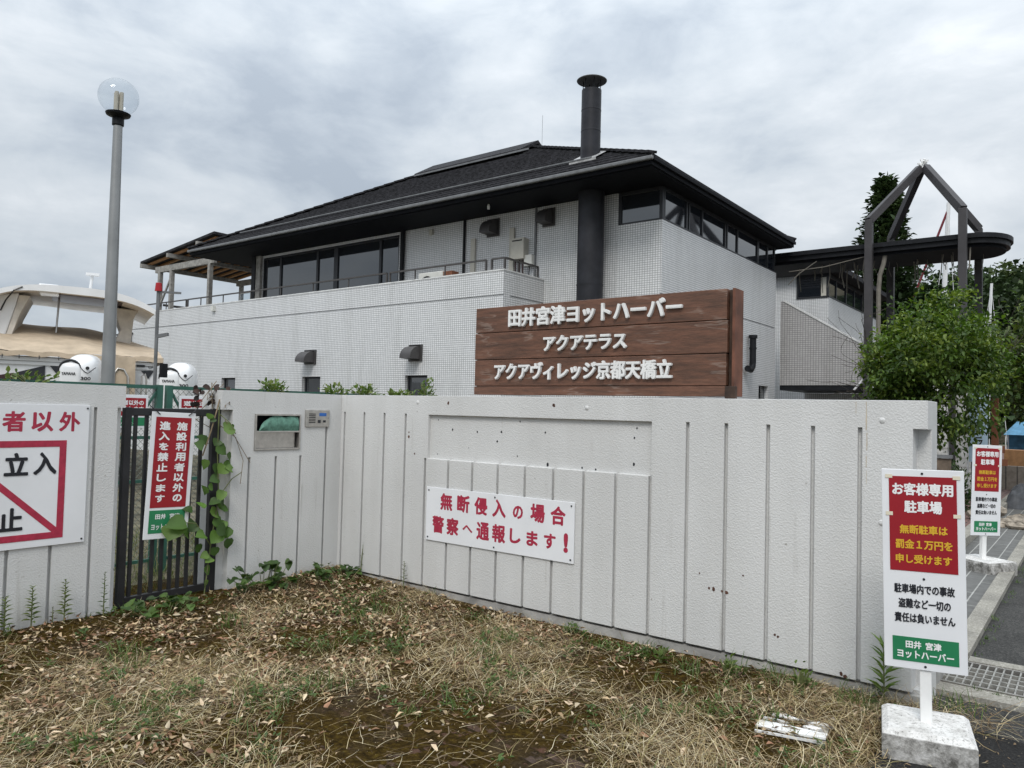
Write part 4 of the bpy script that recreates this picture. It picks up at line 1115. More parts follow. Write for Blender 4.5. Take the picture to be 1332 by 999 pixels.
fl = [(.62, -.04, 2.42), (.95, -.04, 2.41), (.97, -.05, 1.3), (.50, -.05, 1.3)]
cv.add(fl, [(0, 1, 2, 3)])
cv.add([(1.43, -.02, 2.41), (1.43, 3.18, 2.75), (1.43, 3.18, 2.3), (1.43, -.02, 2.34)], [(0, 1, 2, 3)])
part('canvas_cover', cv, 'canvas', bt, smooth=True)
sn = MB()
for l in (-1.4, -1.15, -.9, -.6, -.3): sn.box((l, -.06, 2.30), (l + .012, -.045, 2.37))
part('cover_hook', sn, 'frame', bt)
part('cover_prop', MB().tube([(-.40, 1.9, 2.9), (-.37, 1.95, 3.65)], .018, 6), 'stainless', bt)
# hardtop
def htop(l, a): return 3.82 - .30 * abs((l + .15) / 1.45) ** 3.0 - .035 * (a - 2.4) ** 2 * .5
ls = np.linspace(-1.98, 1.34, 34); as_ = np.linspace(.95, 3.5, 8)
V = [(l, a, htop(l, a)) for a in as_ for l in ls]; n = len(ls)
F = [(i * n + k, i * n + k + 1, (i + 1) * n + k + 1, (i + 1) * n + k) for i in range(7) for k in range(n - 1)]
def hlow(l, a): return htop(l, a) - .09 - (.06 + .17 * (a - .95) / 3.15 * .45) * max(0, math.cos((l - .15) * 1.25))
low = [(l * .985, a + .0, hlow(l, a)) for a in as_ for l in ls]; o_ = len(V)
ht = MB().add(V, F)
part('hardtop', ht, 'gel', bt, smooth=True)
edge = MB()
for (ia) in (0, 7):
    vs = [V[ia * n + k] for k in range(n)] + [low[ia * n + k] for k in range(n)]
    edge.add(vs, [(k, k + 1, n + k + 1, n + k) for k in range(n - 1)])
for kk in (0, n - 1):
    vs = [V[i * n + kk] for i in range(8)] + [low[i * n + kk] for i in range(8)]
    edge.add(vs, [(i, i + 1, 9 + i, 8 + i) for i in range(7)])
part('hardtop_rim', edge, 'gel', bt, smooth=True)
part('hardtop_liner', MB().add(low, [tuple(reversed(f)) for f in F]), 'bounce_beige', bt, smooth=True)
hv = []
for l in np.linspace(-.5, .75, 10):
    for a in (1.2, 2.5): hv.append((l, a, hlow(l, a) - .012))
part('roof_hatch', MB().add(hv, [(2 * k, 2 * k + 1, 2 * k + 3, 2 * k + 2) for k in range(9)]), 'maroon', bt)
part('cooling_box', MB().box((-.70, 1.0, 3.62), (-.36, 1.5, 3.80)), 'gel', bt, bevel=.03)
part('hardtop_leg', MB().prism([(-1.95, 1.3, 3.45), (-1.02, 1.3, 3.62), (-1.06, 1.3, 3.40), (-1.28, 1.3, 2.5), (-2.1, 1.3, 2.5)], (0, 1.5, 0)), 'gel', bt, bevel=.03)
part('roof_seam', MB().tube([(-.95, .94, 3.70), (-1.08, .94, 3.62), (-1.22, 1.2, 3.45), (-1.30, 1.25, 3.25)], .014, 6), 'emblem', bt)
part('leg_inner', MB().prism([(-1.02, 1.32, 3.58), (-.84, 1.32, 3.58), (-1.00, 1.32, 3.20), (-1.20, 1.32, 2.45), (-1.275, 1.32, 2.5), (-1.055, 1.32, 3.40)], (0, 1.3, 0)), 'bounce_beige', bt, bevel=.01)
part('hardtop_leg', MB().prism([(.60, 1.9, 3.55), (1.08, 1.9, 3.52), (1.0, 1.9, 3.35), (.93, 1.9, 2.5), (.58, 1.9, 2.6), (.76, 1.9, 3.1)], (0, .9, 0)), 'bounce_beige', bt, bevel=.02)
part('antenna', MB().tube([(.16, 2.2, 3.75), (.20, 2.2, 4.22)], .03, 8).box((.08, 2.12, 4.21), (.33, 2.28, 4.26)), 'gel', bt)
def outboard(x, y, zt, rz):
    T = Matrix.Translation((x, y, zt)) @ Matrix.Rotation(rz, 4, 'Z')
    def ring(z, hw, hd, oy, p=3.1, n=32):
        r_ = []
        for k in range(n):
            t = 2 * math.pi * k / n; c, s = math.cos(t), math.sin(t)
            r_.append(T @ Vector((hw * math.copysign(abs(c) ** (2 / p), c), oy + hd * math.copysign(abs(s) ** (2 / p), s), z)))
        return r_
    prof = [(-1.25, .10, .16, .05), (-.95, .17, .26, .03), (-.72, .25, .36, .0), (-.45, .275, .41, 0), (-.32, .272, .41, .0), (-.21, .258, .395, .01), (-.13, .232, .36, .03), (-.07, .19, .30, .05), (-.03, .14, .23, .07), (-.008, .08, .14, .08), (0, .015, .03, .08)]
    m = part('outboard_motor', loft([ring(*q) for q in prof]), 'gel', bt, smooth=True)
    part('cowl_shield', loft([[Vector((p[0], p[1], p[2])) for p in ring2] for ring2 in [[T @ (Vector((-.115 + hw * math.copysign(abs(math.cos(t)) ** .62, math.cos(t)), -.33 + hd * math.copysign(abs(math.sin(t)) ** .62, math.sin(t)), z))) for t in [2 * math.pi * k / 24 for k in range(24)]] for z, hw, hd in ((-1.1, .12, .06), (-.7, .175, .10), (-.40, .185, .12), (-.28, .178, .115), (-.21, .150, .10), (-.175, .10, .07), (-.165, .02, .02))]]), 'gel', m, smooth=True)
    arc = MB()
    pts = [T @ Vector((-.285 + .0, .30, -.62))]
    pts = [T @ Vector((-.285 + .55 * k / 10 * .55, -.405 + .03 * math.sin(k), -.16 + 0 * k)) for k in range(2)]
    ar = [T @ Vector((-.115 - .185 * math.cos(k / 12 * math.pi * .82), -.395, -.33 + .19 * math.sin(k / 12 * math.pi * .82))) for k in range(13)]
    part('cowl_slot', MB().tube(ar, [.006, .012, .018, .022, .024, .025, .026, .026, .025, .024, .020, .014, .006], 6), 'emblem', m, smooth=True)
    vv = [T @ Vector((-.02 + .285 * k / 12, -.385 - .03 * min(1, k / 4) + .075 * (k / 12) ** 4, -.15 - .20 * math.sin(min(1, k / 8) * math.pi / 2) + .10 * max(0, (k - 8) / 4))) for k in range(13)]
    part('cowl_line', MB().tube(vv, .007, 6), 'frame', m)
    L = MB(); lettering(L, 'YAMAHA', -.125, -.37, .22, .055, -.4525, .03); L.xf(T); part('maker_lettering', L, 'emblem', m)
    L = MB(); lettering(L, '300', .135, -.445, .16, .06, -.416, .03); L.xf(T); part('power_lettering', L, 'emblem', m)
    dsk = MB().lathe([(.001, .008), (.030, .008), (.030, 0)], (0, 0, 0), 16).xf(T @ Matrix.Translation((.155, -.405, -.265)) @ Matrix.Rotation(R(90), 4, 'X'))
    part('emblem_disc', dsk, 'emblem', m)
    part('gearcase', MB().tube([T @ Vector((0, .05, -1.2)), T @ Vector((0, .05, -1.9))], [.12, .08], 10), 'gel', m, smooth=True)
outboard(.12, -.55, 2.41, R(-16)); outboard(1.70, -.55, 2.345, R(-18))
part('trailer', MB().box((-1.1, .5, .15), (-1.0, 8, .3)).box((.8, .5, .15), (.9, 8, .3)).box((-1.1, 3, .1), (.9, 3.2, .25)).box((-.9, 1.2, .25), (-.7, 1.5, 1.0)).box((.5, 1.2, .25), (.7, 1.5, 1.0)).box((-.9, 5.2, .25), (-.7, 5.5, 1.0)).box((.5, 5.2, .25), (.7, 5.5, 1.0)).box((-1.1, .6, -.1), (-.9, .9, .15)).box((.7, .6, -.1), (.9, .9, .15)).box((-1.1, 7, -.1), (-.9, 7.3, .15)).box((.7, 7, -.1), (.9, 7.3, .15)), 'gutter', bt)

# ------------------------------------------------------------------ lamp post and beacon
lp = thing('lamp_post', 'grey lamp post topped by a clear glass globe', 'street lamp', (-8.56, 3.88, 0))
part('pole', MB().tube([(0, 0, -.1), (0, 0, 1.5), (.05, -.035, 4.66)], [.085, .072, .046], 20), 'pole', lp, smooth=True)
part('collar', MB().lathe([(.046, 4.60), (.060, 4.61), (.060, 4.68), (.052, 4.70)], (.05, -.035, 0), 16), 'blackmetal', lp, smooth=True)
gl = part('globe', MB().lathe([(.115, 4.725)] + [(.206 * math.sin(t), 4.915 - .197 * math.cos(t)) for t in np.linspace(.52, math.pi - .01, 22)], (.07, -.05, 0), 32), 'globe', lp, smooth=True)
part('dish', MB().lathe([(.03, 4.68), (.12, 4.715), (.128, 4.735), (.11, 4.742), (.02, 4.742)], (.06, -.042, 0), 24), 'blackmetal', lp, smooth=True)
for k in range(4):
    t = k * math.pi / 2 + .5; part('lamp_tube', MB().tube([(.065 + .034 * math.cos(t), -.045 + .034 * math.sin(t), 4.74), (.065 + .034 * math.cos(t), -.045 + .034 * math.sin(t), 4.965)], .022, 8), 'lampglass', lp, smooth=True)
bc_ = thing('beacon_post', 'thin grey post with a red beacon on top behind the boat', 'beacon post', (-11.75, 6.04, 0))
part('pole', MB().tube([(0, 0, -.1), (0, 0, 3.34)], .028, 8).bar((-.02, 0, 2.62), (.16, .1, 2.66), .05, .05), 'gutter', bc_)
part('bracket', MB().bar((0, 0, 3.33), (.14, .30, 3.34), .05, .03), 'gutter', bc_)
part('beacon', MB().lathe([(.001, 3.48), (.045, 3.47), (.055, 3.36), (.057, 3.34), (.001, 3.335)], (-.0, -.0, 0), 14), 'redlens', bc_, smooth=True)
part('control_box', MB().box((.03, .05, 1.98), (.10, .15, 2.20)), 'blackmetal', bc_)

# ------------------------------------------------------------------ chain link fence with boards
cf = thing('chain_link_fence', 'green framed chain link fence behind the barred gate', 'fence', (-7.3, 4, -.05))
FX, FT = -7.3, 1.732
def fp(n, mb, mt, **k): return part(n, mb, mt, cf, world=True, **k)
panels = [(-1.6, .12), (.20, 1.92), (2.0, 3.80), (3.90, 5.70), (5.78, 7.58), (7.66, 9.46)]
wr = MB()
for a, b in panels:
    for z_, w_ in ((FT, .035), (1.24, .03), (.82, .03), (.05, .03)): fp('rail', MB().bar((FX, a, z_), (FX, b, z_), w_, w_), 'fencegreen')
    for y in (a, b): fp('post', MB().box((FX - .03, y - .028, -.1), (FX + .03, y + .028, FT + .022)), 'fencegreen')
    for y_, e_ in ((a, .12), (b, -.12)): fp('brace', MB().bar((FX, y_, FT), (FX, y_ + e_, FT - .2), .02, .02), 'fencegreen')
    h = FT - .05; st = .062; s = a - h
    while s < b:
        for sg_ in (1, -1):
            y0, y1 = s, s + h; z0, z1 = .05, FT
            if sg_ < 0: z0, z1 = FT, .05
            ya, yb = max(y0, a), min(y1, b)
            if yb - ya > .03:
                za = z0 + (z1 - z0) * (ya - y0) / h; zb = z0 + (z1 - z0) * (yb - y0) / h
                wr.tube([(FX + .003 * sg_, ya, za), (FX + .003 * sg_, yb, zb)], .0019, 4, False)
        s += st
fp('chain_link', wr, 'wire')
def fence_board(loc, w, h, l1, l2, green, label):
    t = thing('fence_notice', label, 'notice', loc, R(90))
    part('board', MB().box((-w / 2, -.012, 0), (w / 2, -.004, h)), 'plate', t, bevel=.002)
    g0 = .10 if green else .03
    r_ = MB(); rect(r_, -w / 2 + .022, g0 + .015, w / 2 - .022, h - .03, -.0125); part('red_panel', r_, 'red', t)
    zz = h - .03 - (h - .06 - g0) * .28
    L = MB(); lettering(L, l1, 0, h - .075, w * .82, .050, -.0145, .03)
    lettering(L, l2, 0, h - .135, w * .82, .050, -.0145, .03)
    if green:
        r_ = MB(); rect(r_, -w / 2 + .022, .02, w / 2 - .022, g0, -.0125); part('green_panel', r_, 'green', t)
        lettering(L, '田井 宮津', 0, .08, .16, .026, -.0145, .02); lettering(L, 'ヨットハーバー', 0, .042, .26, .028, -.0145, .02)
    part('white_lettering', L, 'whiteink', t)
fence_board((FX + .03, 3.435, 1.335), .48, .315, '施設利用者以外の', '進入を禁止します', True, 'red and green notice on the chain link fence beside the lamp post')
fence_board((FX + .03, 4.24, 1.49), .50, .165, '遊歩道への', '入口ではない', False, 'low red notice on the chain link fence tangled with dead vine')

# ------------------------------------------------------------------ plants
def leaf_arrays(P, D, U, L, Wd, fold=.25, droop=.2):
    """P base points, D direction, U up-ish normal; folded pointed leaves: 6 verts, 4 triangles each"""
    D = D / np.linalg.norm(D, axis=1, keepdims=True)
    S = np.cross(D, U); S /= np.maximum(np.linalg.norm(S, axis=1, keepdims=True), 1e-6)
    Nn = np.cross(S, D)
    L = L[:, None]; Wd = Wd[:, None]
    b = P; m = P + D * L * .5 + Nn * L * -.02
    t = P + D * L - Nn * L * droop
    l = P + D * L * .42 - S * Wd / 2 + Nn * Wd * fold
    r = P + D * L * .42 + S * Wd / 2 + Nn * Wd * fold
    l2 = P + D * L * .75 - S * Wd * .33 + Nn * (Wd * fold * .6 - L * droop * .5)
    r2 = P + D * L * .75 + S * Wd * .33 + Nn * (Wd * fold * .6 - L * droop * .5)
    m2 = P + D * L * .75 - Nn * L * droop * .55
    n = len(P)
    V = np.stack([b, l, r, m2, l2, r2, t], 1).reshape(-1, 3)
    o = np.arange(n)[:, None] * 7
    F = np.concatenate([o + np.array(q)[None] for q in ((0, 3, 1), (0, 2, 3), (1, 3, 4), (2, 5, 3), (4, 3, 6), (3, 5, 6))], 0)
    return V, F
def tint_leaves(n, base, var, k=7):
    c = np.array(base)[rng.integers(0, len(base), n)] * (1 + var * rng.uniform(-1, 1, (n, 1)))
    return np.repeat(c, k, 0)
def rand_unit(n):
    v = rng.normal(size=(n, 3)); return v / np.linalg.norm(v, axis=1, keepdims=True)

def make_tree(name, label, base, height, spread, trunk_r, lean, nl, leaf, cols, seed, group=None, start=.35, flat_=.8, cat='tree'):
    r_ = random.Random(seed)
    t = thing(name, label, cat, base, 0, group)
    br = MB(); tips = []
    def grow(p, d, l, rad, lev):
        pts = [p]; rads = [rad]
        q = p.copy(); dd = d.copy()
        for k in range(4):
            dd = (dd + Vector((r_.uniform(-.25, .25), r_.uniform(-.25, .25), r_.uniform(-.08, .18)))).normalized()
            q = q + dd * l / 4; pts.append(q.copy()); rads.append(max(.004, rad * (1 - .17 * (k + 1))))
            if lev > 0 and (k >= 1 or lev < 3):
                for _ in range(2 if lev > 1 else 1):
                    a = Vector((r_.uniform(-1, 1), r_.uniform(-1, 1), r_.uniform(-.25, .6))).normalized()
                    nd = (dd * .55 + a * .9); nd.z *= flat_
                    grow(q.copy(), nd.normalized(), l * r_.uniform(.52, .72), rads[-1] * .6, lev - 1)
            if lev <= 1: tips.append((q.copy(), dd.copy(), l))
        br.tube(pts, rads, 7 if lev > 1 else 4, False)
    grow(Vector((0, 0, -.1)), Vector(lean).normalized(), height * .5, trunk_r, 3)
    part('trunk', br, 'bark', t, smooth=True)
    tp = np.array([tuple(x[0]) for x in tips]); td = np.array([tuple(x[1]) for x in tips])
    # pull the crown into its spread
    c = np.array([spread[3], spread[4], spread[5]])
    rel = (tp - c) / np.array(spread[:3]); d = np.linalg.norm(rel, axis=1)
    ok = d < 1.15; tp, td = tp[ok], td[ok]
    extra = rand_unit(max(10, len(tp) // 3)); extra = c + extra * np.array(spread[:3]) * rng.uniform(.55, 1.0, (len(extra), 1)) ** .7
    tp = np.vstack([tp, extra]); td = np.vstack([td, (extra - c)])
    ci = rng.integers(0, len(tp), nl)
    P = tp[ci] + rng.normal(size=(nl, 3)) * np.array([.13, .13, .08]) * (height / 4.0)
    D = td[ci] / np.maximum(np.linalg.norm(td[ci], axis=1, keepdims=True), .01) * .6 + rand_unit(nl) * .9; D[:, 2] -= .25
    U = rand_unit(nl) * .6; U[:, 2] += 1
    Lf = leaf * rng.uniform(.6, 1.25, nl)
    V, F = leaf_arrays(P, D, U, Lf, Lf * .5)
    clump = np.array(cols)[rng.integers(0, len(cols), len(tp))][ci] * (1 + .22 * rng.uniform(-1, 1, (nl, 1)))
    o = fast_mesh('crown', V, F, np.repeat(clump, 7, 0), 'leaf', t)
    return t
G1 = [(.070, .125, .022), (.105, .17, .030), (.046, .085, .017), (.15, .205, .040)]
G2 = [(.075, .11, .026), (.11, .14, .032), (.045, .075, .018)]
make_tree('broadleaf_tree', 'bushy green broadleaf tree beside the white wall end', (-2.62, 15.8, .06), 4.4, (1.02, 1.1, 1.5, .36, -.2, 2.46), .13, (.10, -.05, 1), 21000, .105, G1, 3)
make_tree('broadleaf_tree', 'light green tree standing past the distant parking sign by the road', (-.75, 18.6, -.04), 4.6, (1.3, 1.3, 1.6, .45, 0, 3.0), .13, (.1, 0, 1), 8000, .15, G2, 8)

# bush by the plank fence
def leafball(name, label, cat, loc, rad, n, leaf, cols, group=None, stems=6, smat='stem'):
    t = thing(name, label, cat, loc, 0, group)
    sm = MB()
    for k in range(stems):
        a = rng.uniform(0, 6.28); q = rng.uniform(.4, .9)
        sm.tube([(0, 0, -.04), (rad[0] * q * .5 * math.cos(a), rad[1] * q * .5 * math.sin(a), rad[2] * .6), (rad[0] * q * math.cos(a), rad[1] * q * math.sin(a), rad[2] * 1.3)], .006, 4)
    part('stem', sm, smat, t)
    u = rand_unit(n); u[:, 2] = np.abs(u[:, 2]) * 1.6
    P = u * np.array(rad) * rng.uniform(.3, 1.05, (n, 1)); P += .12 * np.array(rad) * rng.normal(size=(n, 3))
    P[:, 2] = np.maximum(P[:, 2], .01)
    D = u + rand_unit(n) * .8; U = rand_unit(n) * .5; U[:, 2] += 1
    Lf = leaf * rng.uniform(.6, 1.3, n)
    V, F = leaf_arrays(P, D, U, Lf, Lf * .55)
    fast_mesh('foliage', V, F, tint_leaves(n, cols, .25), 'leaf', t)
    return t
leafball('bush', 'dark green bush below the tree by the brown plank fence', 'bush', (-1.95, 15.0, .085), (.38, .4, .5), 900, .07, [(.03, .06, .018), (.045, .08, .02)])
# ivy along the fence top
for i, (y, n, rad, lab) in enumerate([(2.65, 60, (.10, .30, .06), 'ivy sprig on the fence top above the no entry plate'), (5.10, 150, (.10, .17, .085), 'bright ivy clump on the fence beside the letterbox wall'), (5.95, 130, (.12, .22, .08), 'ivy clump on the fence under a vent hood'), (6.42, 170, (.12, .22, .10), 'rounded ivy clump on the fence between two vent hoods'), (7.05, 150, (.12, .35, .055), 'low ivy strand along the fence close to the wooden sign'), (7.55, 120, (.12, .13, .17), 'upright ivy clump against the clubhouse window by the wooden sign')]):
    leafball('ivy', lab, 'ivy', (FX + .02, y, FT - .02), rad, n, .055, [(.13, .19, .05), (.09, .15, .04), (.16, .20, .06)], None, 4)

# kudzu vine on the gate
def heart(cx, L, w):
    return [(0, 0), (w * .5, L * .12), (w * .62, L * .38), (w * .45, L * .7), (0, L), (-w * .45, L * .7), (-w * .62, L * .38), (-w * .5, L * .12)]
def big_leaves(items, cols, mat='leaf'):
    V = []; F = []; T = []
    for (p, d, nrm, L, w) in items:
        p = Vector(p); d = Vector(d).normalized(); nrm = Vector(nrm).normalized(); s = d.cross(nrm).normalized(); nrm = s.cross(d)
        o = len(V); col = np.array(random.choice(cols)) * random.uniform(.8, 1.2)
        V.append(p + d * L * .45 - nrm * L * .06); T.append(col * 1.1)
        pts = heart(0, L, w)
        for (x, y) in pts:
            V.append(p + d * y + s * x + nrm * (abs(x) * .34 - (y / L) ** 2 * L * .26 + random.uniform(-.02, .02) * L)); T.append(col * random.uniform(.88, 1.1))
        for k in range(8): F.append((o, o + 1 + k, o + 1 + (k + 1) % 8))
    return np.array([tuple(v) for v in V]), np.array(F), np.array(T)
KZ = [(.075, .15, .028), (.10, .19, .035), (.045, .09, .02), (.055, .105, .025), (.12, .20, .045)]
vine = thing('climbing_vine', 'leafy kudzu vine climbing the dark gate and its wall post', 'vine', (-5.85, 3.6, 0))
gm = MB(); vm = Vector((5.85, -3.6, 0))
def S(p): return Vector(p) + vm
main = [(-5.86, 3.50, -.02), (-5.87, 3.55, .4), (-5.86, 3.60, .8), (-5.88, 3.585, 1.2), (-5.90, 3.60, 1.55), (-5.95, 3.62, 1.66)]
gm.tube([S(p) for p in main], .006, 5)
gm.tube([S(p) for p in [(-5.87, 3.55, .4), (-5.85, 3.40, .6), (-5.84, 3.28, .62)]], .005, 5)
gm.tube([S(p) for p in [(-5.86, 3.6, .8), (-5.83, 3.7, .95), (-5.82, 3.78, 1.0)]], .004, 5)
gm.tube([S(p) for p in [(-5.90, 3.6, 1.5), (-5.82, 3.66, 1.42), (-5.80, 3.70, 1.33)]], .004, 5)
part('stem', gm, 'stem', vine)
dm = MB()
dm.tube([S(p) for p in [(-5.86, 3.44, 1.15), (-5.85, 3.50, 1.35), (-5.85, 3.54, 1.50), (-5.90, 3.60, 1.62)]], .006, 5)
dm.tube([S(p) for p in [(-5.84, 3.58, 1.40), (-5.83, 3.72, 1.30), (-5.83, 3.80, 1.10), (-5.83, 3.78, .90)]], .003, 4)
dm.tube([S(p) for p in [(-5.84, 3.62, 1.45), (-5.83, 3.75, 1.25), (-5.83, 3.87, 1.08)]], .003, 4)
for k in range(16):
    y = 3.55 + random.uniform(-.06, .14); z = random.uniform(1.3, 1.72); x = -5.9 + random.uniform(-.12, .02)
    dm.tube([S((x, y, z)), S((x + random.uniform(-.05, .05), y + random.uniform(-.1, .1), z + random.uniform(-.12, .1))), S((x + random.uniform(-.05, .05), y + random.uniform(-.16, .16), z + random.uniform(-.2, .1)))], .003, 4)
part('dry_tendril', dm, 'drystem', vine)
it = []
for (y, z, L) in [(3.30, .62, .17), (3.42, .60, .15), (3.24, .60, .18), (3.60, 1.36, .15), (3.66, 1.40, .12), (3.50, 1.25, .12), (3.56, 1.22, .14), (3.42, 1.22, .11), (3.64, 1.06, .12), (3.69, 1.02, .10), (3.72, 1.06, .10), (3.50, .82, .12), (3.58, .80, .13), (3.62, .86, .12), (3.66, .60, .13), (3.56, .55, .15), (3.61, .50, .13), (3.47, .50, .12), (3.70, .54, .12), (3.53, .68, .12), (3.45, .72, .10), (3.38, .70, .09), (3.55, .95, .10), (3.49, 1.50, .07), (3.53, 1.46, .07), (3.58, .38, .10), (3.52, .33, .10), (3.66, .45, .10), (3.42, .42, .09), (3.48, .9, .09), (3.55, .30, .10), (3.5, .22, .09), (3.62, .70, .13), (3.52, .76, .11), (3.56, .62, .12), (3.60, .95, .12), (3.64, 1.16, .11), (3.55, 1.08, .12), (3.48, 1.12, .10), (3.60, 1.28, .10), (3.5, .12, .08), (3.36, .50, .10)]:
    it.append((S((-5.86 + random.uniform(-.04, .05), y, z)), (random.uniform(-.1, .35), random.uniform(-.8, .8), random.uniform(-.75, .25)), (.75, random.uniform(-.4, .4), .75), L * random.uniform(.62, .95), L * random.uniform(.6, .88)))
V, F, T_ = big_leaves(it, KZ); fast_mesh('foliage', V, F, T_, 'leaf', vine)
# dark dead leaves caught at the top
it = []
for k in range(34):
    it.append((S((-5.95 + random.uniform(-.1, .05), 3.40 + random.uniform(0, .32), random.uniform(1.58, 1.74))), (random.uniform(-1, 1), random.uniform(-1, 1), random.uniform(-1, .3)), (1, random.uniform(-.5, .5), .5), .05, .04))
V, F, T_ = big_leaves(it, [(.035, .022, .018), (.05, .03, .024), (.02, .015, .014)]); fast_mesh('dead_leaf', V, F, T_, 'litter', vine)

def ground_vine(loc, label, n, rx, ry, h, L, name='creeper'):
    t = thing(name, label, 'creeper', loc)
    sm = MB(); it = []
    for k in range(n):
        a = random.uniform(-rx, rx); b = random.uniform(-ry, ry); z = random.uniform(.03, h)
        sm.tube([(a * .4, b * .4, -.03), (a * .8, b * .8, z * .7), (a, b, z)], .003, 4)
        for q in range(3):
            it.append(((a, b, z), (random.uniform(-1, 1), random.uniform(-1, 1), random.uniform(-.3, .4)), (random.uniform(-.2, .6), random.uniform(-.4, .2), 1), L * random.uniform(.7, 1.2), L * .85 * random.uniform(.7, 1.1)))
    part('stem', sm, 'stem', t)
    V, F, T_ = big_leaves(it, [(.055, .10, .024), (.075, .13, .03), (.04, .075, .02)]); fast_mesh('foliage', V, F, T_, 'leaf', t)
ground_vine((-5.66, 3.93, -.0), 'dark leafy creeper on the ground under the letterbox', 26, .10, .30, .24, .075)
ground_vine((-5.62, 4.62, -.0), 'small creeper in the corner where the two white walls meet', 22, .16, .22, .12, .06)
ground_vine((-5.55, 3.0, -.0), 'creeper along the foot of the barred gate', 20, .12, .28, .12, .06)
def stalk(loc, h, label, n, L, cols, lean=(0, 0), w=.35, up=.35, name='weed', taper=True, group=None):
    t = thing(name, label, 'weed', loc, random.uniform(0, 3), group)
    part('stem', MB().tube([(0, 0, -.03), (lean[0] * .4, lean[1] * .4, h * .5), (lean[0], lean[1], h)], [.0045, .004, .002], 6), 'stem', t)
    k = np.arange(n); s = k / n
    P = np.stack([lean[0] * s, lean[1] * s, h * (.18 + .82 * s)], 1); an = k * 2.4 + rng.uniform(-.3, .3, n)
    D = np.stack([np.cos(an), np.sin(an), np.full(n, up) + .5 * s], 1); U = np.tile([0, 0, 1.0], (n, 1))
    Lf = L * (1 - .55 * s if taper else 1 - .2 * s) * rng.uniform(.8, 1.15, n)
    V, F = leaf_arrays(P, D, U, Lf, Lf * w, .2, .25)
    fast_mesh('foliage', V, F, tint_leaves(n, cols, .2), 'leaf', t)
YG = [(.10, .15, .03), (.13, .17, .035), (.08, .12, .03)]
stalk((-5.80, 2.19, -.0), .30, 'yellowing weed stalk under the no entry plate', 34, .07, YG)
stalk((-5.80, 2.40, -.0), .31, 'weed stalk with yellow lower leaves beside the middle wall groove', 34, .07, YG)
stalk((-5.78, 2.02, -.0), .26, 'green weed stalk at the outer end of the no entry plate wall', 30, .075, YG)
stalk((-5.78, 2.66, .0), .33, 'tall thin weed stalk next to the gate hinge', 22, .05, [(.06, .11, .025)])
stalk((-5.79, 2.32, .0), .14, 'short dark dead weed between two yellowing stalks', 10, .04, [(.06, .04, .03)])
stalk((-.965, 4.80, -.04), .34, 'tall green weed with narrow leaves behind the big parking sign base', 30, .12, [(.12, .19, .045), (.16, .23, .06)], (.01, 0), .16, .75, taper=False)
for (wx, wy, wh_, wl_) in ((-1.83, 4.66, .13, 'low leafy weed in front of the rusty specks on the long wall'), (-2.28, 4.62, .12, 'low leafy weed in the litter below the middle of the long wall'), (-1.40, 4.70, .17, 'bushy weed against the plinth above the broken board')):
    leafball('wild_weed', wl_, 'weed', (wx, wy, -.045), (.07, .06, wh_ * .6), 34, .045, [(.08, .13, .03), (.11, .16, .04)], None, 5)
stalk((-5.5, 4.87, -.0), .34, 'thin dry seed stalk against the long wall near the corner', 14, .03, [(.10, .11, .06)], (.02, -.02))
stalk((-4.88, 4.83, -.0), .22, 'sparse grey weed against the long wall below the grooves', 14, .05, [(.09, .11, .05)], (.03, -.02))

# broken white panel on the ground
db = thing('broken_panel', 'broken white board lying in the dry grass below the wall', 'debris', (-1.25, 4.09, -.028), R(10))
bs = MB()
def shard(pts, z, t): bs.prism([(x, y, z + random.uniform(-.004, .004)) for x, y in pts], (0, 0, t))
shard([(-.17, -.16), (.02, -.155), (.15, -.14), (.15, -.13), (-.17, -.148)], .004, .012)
shard([(-.175, -.10), (-.02, -.105), (.16, -.09), (.165, -.03), (.06, -.022), (-.08, -.012), (-.17, -.02)], .008, .010)
shard([(-.16, .03), (-.05, .022), (-.03, .045), (-.10, .062), (-.155, .058)], .004, .010)
shard([(.04, .02), (.10, .012), (.13, .035), (.07, .055)], .004, .010)
shard([(-.13, .11), (-.02, .10), (.01, .125), (-.06, .145), (-.12, .138)], .002, .010)
shard([(.07, .10), (.15, .09), (.18, .12), (.11, .135)], .002, .010)
part('board', bs, 'letter', db)
part('dirty_core', MB().box((-.165, -.13, -.04), (.16, .15, .002)), 'plinth', db)

# ------------------------------------------------------------------ far things by the pavement
sh = thing('storage_shed', 'white corrugated shed half hidden behind the bushy tree', 'shed', (-3.4, 20.5, 0))
sb = MB()
for k in range(26): sb.box((-3.6, 19.5 - (.012 if k % 2 else 0), -.1 + k * .1), (-2.15, 19.6, -.1 + (k + 1) * .1 - .001))
part('shutter', sb, 'shed', sh, world=True)
part('wall', MB().box((-3.6, 19.602, -.1), (-2.15, 22.0, 2.55)), 'shed', sh, world=True)
part('corner_post', MB().box((-2.62, 19.42, -.1), (-2.5, 19.485, 2.5)), 'steel', sh, world=True)
pk = thing('plank_fence', 'brown wooden board fence beside the tree trunk', 'fence', (-2.4, 14.3, 0))
part('boards', MB().box((-3.2, 14.30, .05), (-1.90, 14.34, .98)), 'plank', pk, world=True)
part('top_rail', MB().box((-3.2, 14.27, .985), (-1.88, 14.37, 1.04)), 'gutter', pk, world=True)
bn = thing('banner', 'pale blue vertical banner with dark lettering under the tree', 'banner', (-1.86, 17.55, .09), R(15))
part('cloth', MB().box((-.16, -.004, .72), (.16, .004, 2.3)), 'banner', bn)
L = MB(); lettering(L, 'テラス', 0.0, 1.12, .15, .66, -.006, .02, vertical=True); part('lettering', L, 'emblem', bn)
part('pole', MB().tube([(-.18, 0, 0), (-.18, 0, 2.4)], .014, 6), 'mast', bn)
